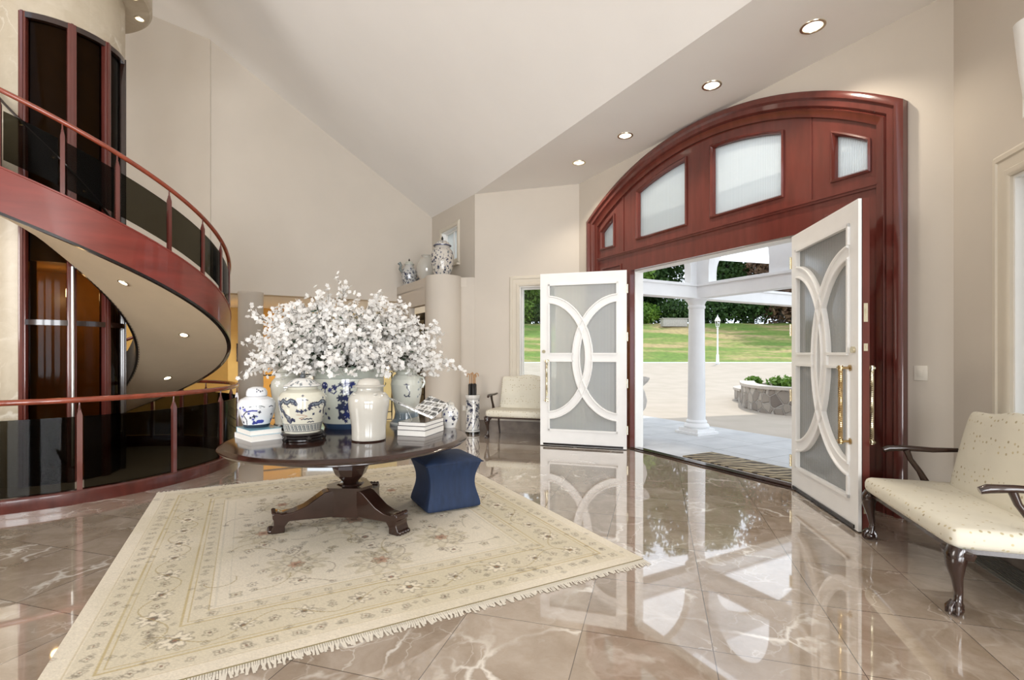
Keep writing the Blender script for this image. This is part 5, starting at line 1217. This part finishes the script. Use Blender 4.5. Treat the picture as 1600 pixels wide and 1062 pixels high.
def pgl(S, Z, C, PH):
    C = C*0+np.array([.76, .77, .79])
    for x0, z0, r_ in ((.0, .30, .009), (.015, .312, .008), (.0, .32, .008), (.03, .302, .009), (.05, .305, .007)): C = mixm(C, blob(S, Z, x0, z0, r_, 4, x0*60), INK)
    return C
painted('lid', [(.078, .262), (.082, .266), (.080, .30), (.066, .325), (.035, .337), (.001, .34)], pgl, gj, n=100, nz=60)

# clear stand with an open magazine
Sx, Sy, Sz = -.70, 4.33, TZ+.128
stt = empty('book_stand', (Sx, Sy, TZ+.1225), 0, 'clear acrylic stand holding the open magazine above the books', 'stand')
v0 = np.array([0, 0, .012]); vs_ = np.array([-.20, .24, .05]); vl = np.array([-.27, -.03, .12]); vr = np.array([.13, .11, .105])
def leafplate(mb, o_, a, b_, t): 
    n_ = np.cross(a, b_); n_ = n_/np.linalg.norm(n_)*t
    if n_[2] < 0: n_ = -n_
    c_ = [o_, o_+a, o_+a+b_, o_+b_]; lo_ = [mb.v(p) for p in c_]; hi_ = [mb.v(p+n_) for p in c_]
    mb.f(lo_); mb.f(hi_[::-1])
    for i in range(4): j = (i+1) % 4; mb.f([lo_[i], hi_[i], hi_[j], lo_[j]])
mb = MB(); leafplate(mb, v0, vs_, vl*.9, .004); mb.build('left_panel', M['acrylic'], stt)
mb = MB(); leafplate(mb, v0, vs_, vr*.9, .004); mb.build('right_panel', M['acrylic'], stt)
mb = MB()
for p in (v0+vs_*.9+vl*.8, v0+vs_*.9+vr*.8, v0+vl*.8, v0+vs_*.1+vr*.3): mb.tube([tuple(p), (p[0]*.8, p[1]*.8, 0)], .005, 8)
mb.build('prop', M['acrylic'], stt)
mg = empty('magazine', (Sx, Sy, TZ+.1225), 0, 'open magazine with black and white photo pages lying on the clear stand', 'magazine')
def pagemat():
    m, N, L, b = newmat('photo_page'); tc = N.new('ShaderNodeTexCoord'); br_ = N.new('ShaderNodeTexBrick'); br_.inputs['Scale'].default_value = 5; br_.inputs['Mortar Size'].default_value = .03
    br_.inputs['Color1'].default_value = (.10, .10, .10, 1); br_.inputs['Color2'].default_value = (.5, .48, .45, 1); br_.inputs['Mortar'].default_value = (.8, .79, .76, 1)
    mp = N.new('ShaderNodeMapping'); mp.inputs['Rotation'].default_value = (0, 0, R(40)); L.new(tc.outputs['Object'], mp.inputs[0]); L.new(mp.outputs[0], br_.inputs['Vector'])
    nz = N.new('ShaderNodeTexNoise'); nz.inputs['Scale'].default_value = 28; nz.inputs['Detail'].default_value = 4; L.new(tc.outputs['Object'], nz.inputs['Vector']); rp = ramp(N, [(.42, (.12, .12, .11)), (.55, (1, 1, 1))]); L.new(nz.outputs['Fac'], rp.inputs[0])
    mx = N.new('ShaderNodeMix'); mx.data_type = 'RGBA'; mx.blend_type = 'OVERLAY'; mx.inputs[0].default_value = .8; L.new(br_.outputs[0], mx.inputs[6]); L.new(rp.outputs[0], mx.inputs[7]); L.new(mx.outputs[2], b.inputs['Base Color']); b.inputs['Roughness'].default_value = .3; return m
pm = pagemat(); up = np.array([0, 0, .008])
mb = MB(); leafplate(mb, v0+up, vs_*1.02, vl, .010); mb.build('left_pages', pm, mg)
mb = MB(); leafplate(mb, v0+up, vs_*1.02, vr, .014); mb.build('right_pages', pm, mg)
mb = MB(); leafplate(mb, v0+up*.6-vs_*.02, vs_*1.06, vr*1.03, .0022); leafplate(mb, v0+up*.6-vs_*.02, vs_*1.06, vl*1.03, .0022); mb.build('cover', cw, mg)

# ------------------------------------------------------------------ blossoms
bq = empty('blossom_bouquet', (PX-.02, PY, TZ+.50), 0, 'huge spreading bouquet of white blossom branches in the blue and white planter', 'flowers')
gb = np.random.default_rng(42); NB = 112
for k in range(NB):
    az = 2*PI*(k*.618034 % 1)+gb.random()*.2
    el = math.asin(min(1, .02+.98*((k+.5)/NB)**1.25)); el = max(el, R(3+5*gb.random()))
    ln = (.66+.12*gb.random())*(math.cos(el)**2) + (.70+.10*gb.random())*(math.sin(el)**2)
    if gb.random() < .14: ln += .09
    d = np.array([math.cos(az)*math.cos(el)*1.0, math.sin(az)*math.cos(el)*.80, math.sin(el)])
    r0 = np.array([math.cos(az), math.sin(az), 0])*.20*math.sqrt(gb.random()); pts = []; bend = gb.normal(size=3)*.07; sag = .15*math.cos(el)
    T = np.linspace(0, 1, 10)
    for t in T: pts.append(r0+d*ln*t+bend*t*(1-t)*2+np.array([0, 0, .16*math.cos(el)*math.sin(PI*t)*.9-sag*t*t*.3+.02]))
    mb = MB(); mb.tube([tuple(p) for p in pts], [.0055-.004*t for t in T], 5)
    fl = []; NT = 12
    for j in range(NT):
        t = .28+.72*(j+.5)/NT; i = min(8, int(t*9)); p = pts[i]+(pts[i+1]-pts[i])*(t*9-i)
        dd = gb.normal(size=3); dd += d*1.0; dd /= np.linalg.norm(dd); l2 = (.10+.09*gb.random())*(1.1-.4*t); e = p+dd*l2
        mb.tube([tuple(p), tuple(p+dd*l2*.5+gb.normal(size=3)*.006), tuple(e)], [.002, .0016, .001], 4)
        for q in range(8): fl.append((p+dd*l2*(.16+.12*q)+gb.normal(size=3)*.022, dd))
    fl.append((pts[-1], d))
    bo = mb.build('branch', M['stem'], bq, sharp=80)
    mb = MB()
    for p, dd in fl:
        a = gb.normal(size=3)*.9+dd*.6+np.array([0, -.25, .25]); a /= np.linalg.norm(a); u_ = np.cross(a, gb.normal(size=3)); u_ /= np.linalg.norm(u_); w_ = np.cross(a, u_); rr = .018+.010*gb.random()
        for q in range(5):
            t = 2*PI*q/5; c_ = u_*math.cos(t)+w_*math.sin(t); s_ = -u_*math.sin(t)+w_*math.cos(t)
            mb.f([mb.v(p), mb.v(p+c_*rr*.6+s_*rr*.42+a*rr*.22), mb.v(p+c_*rr+a*rr*.25), mb.v(p+c_*rr*.6-s_*rr*.42+a*rr*.22)])
    mb.build('blossoms', M['petal'], bo, kind='stuff')
    mb = MB()
    for j in range(26):
        t = .10+.75*gb.random(); i = min(8, int(t*9)); p = pts[i]+gb.normal(size=3)*.03; a = gb.normal(size=3); a /= np.linalg.norm(a); u_ = np.cross(a, gb.normal(size=3)); u_ /= np.linalg.norm(u_); w_ = np.cross(a, u_)
        mb.f([mb.v(p), mb.v(p+u_*.02+w_*.009), mb.v(p+u_*.045), mb.v(p+u_*.02-w_*.009)])
    mb.build('leaves', M['leafy'], bo, kind='stuff')

# ------------------------------------------------------------------ porcelain on the ledge
LZ = 2.90
x, y = -1.315, 9.30
kj = jar('ginger_jar', x, y, LZ, 'large blue and white lidded jar on top of the half column')
def pk(S, Z, C, PH):
    C = C*0+np.array([.60, .56, .50]); return florals(S, Z, C, .03, .52, .75, 230, .008, .030, [INK, INK*1.8, GREY], 33, 40)
painted('body', [(.001, 0), (.15, 0), (.155, .02), (.185, .12), (.212, .26), (.215, .38), (.195, .47), (.15, .53), (.135, .54), (.135, .57)], pk, kj, n=200, nz=120)
def pkl(S, Z, C, PH):
    C = C*0+np.array([.60, .56, .50]); C = florals(S, Z, C, .58, .66, .45, 40, .008, .018, [INK, GREY], 8, 6); return mixm(C, (Z < .583).astype(float), INK*2)
painted('lid', [(.135, .565), (.17, .570), (.172, .585), (.145, .60), (.125, .635), (.08, .665), (.03, .675), (.001, .675)], pkl, kj, n=100, nz=50)
mb = MB(); mb.ball((0, 0, .69), .022, n=10); mb.lathe([(.018, .70), (.022, .72), (.001, .765)], 12); mb.build('finial', M['iron'], kj)
x, y = -1.72, 9.98
wv_ = jar('porcelain_vase', x, y, 2.88, 'plain white round-shouldered vase on the ledge behind the half column', 'vase')
mb = MB(); mb.lathe([(.001, 0), (.12, 0), (.13, .03), (.19, .15), (.215, .27), (.20, .38), (.14, .47), (.105, .50), (.10, .535), (.112, .55), (.10, .552), (.09, .53), (.001, .52)], 48, cap=False); mb.build('body', M['porcelain'], wv_)
mb = MB(); mb.lathe([(.10, .535), (.114, .545), (.112, .555), (.10, .555)], 40, cap=False); mb.build('rim', M['porcelain'], wv_)
x, y = -2.165, 10.38
ew = jar('porcelain_ewer', x, y, 2.88, 'dark blue patterned lidded ewer at the wall end of the ledge', 'ewer')
def pe(S, Z, C, PH): return florals(S, Z, C*.75, .02, .36, .5, 170, .010, .026, [INK, INK*1.5, GREY], 44, 30)
painted('body', [(.001, 0), (.11, 0), (.115, .02), (.155, .12), (.165, .22), (.145, .32), (.10, .38), (.085, .40), (.085, .43), (.08, .44)], pe, ew, n=140, nz=90)
mb = MB(); mb.lathe([(.08, .432), (.105, .436), (.107, .446), (.08, .47), (.06, .50), (.02, .51), (.001, .51)], 30, cap=False); mb.build('lid', M['celadon'], ew)
mb = MB(); mb.lathe([(.012, .505), (.018, .53), (.001, .57)], 10); mb.build('finial', M['iron'], ew)
mb = MB(); mb.tube([(0, -.13, .26), (0, -.19, .34), (0, -.17, .42), (0, -.21, .47)], [.035, .03, .028, .04], 10); mb.build('spout', mat('mottled_grey_glaze', (.18, .20, .19), .2, var=.5, scale=30), ew)
mb = MB(); mb.tube([(0, .12, .30), (0, .20, .27), (0, .22, .18), (0, .14, .10)], .016, 8); mb.build('handle', mat('mottled_grey_glaze', (.12, .13, .14), .2, var=.5, scale=30), ew)
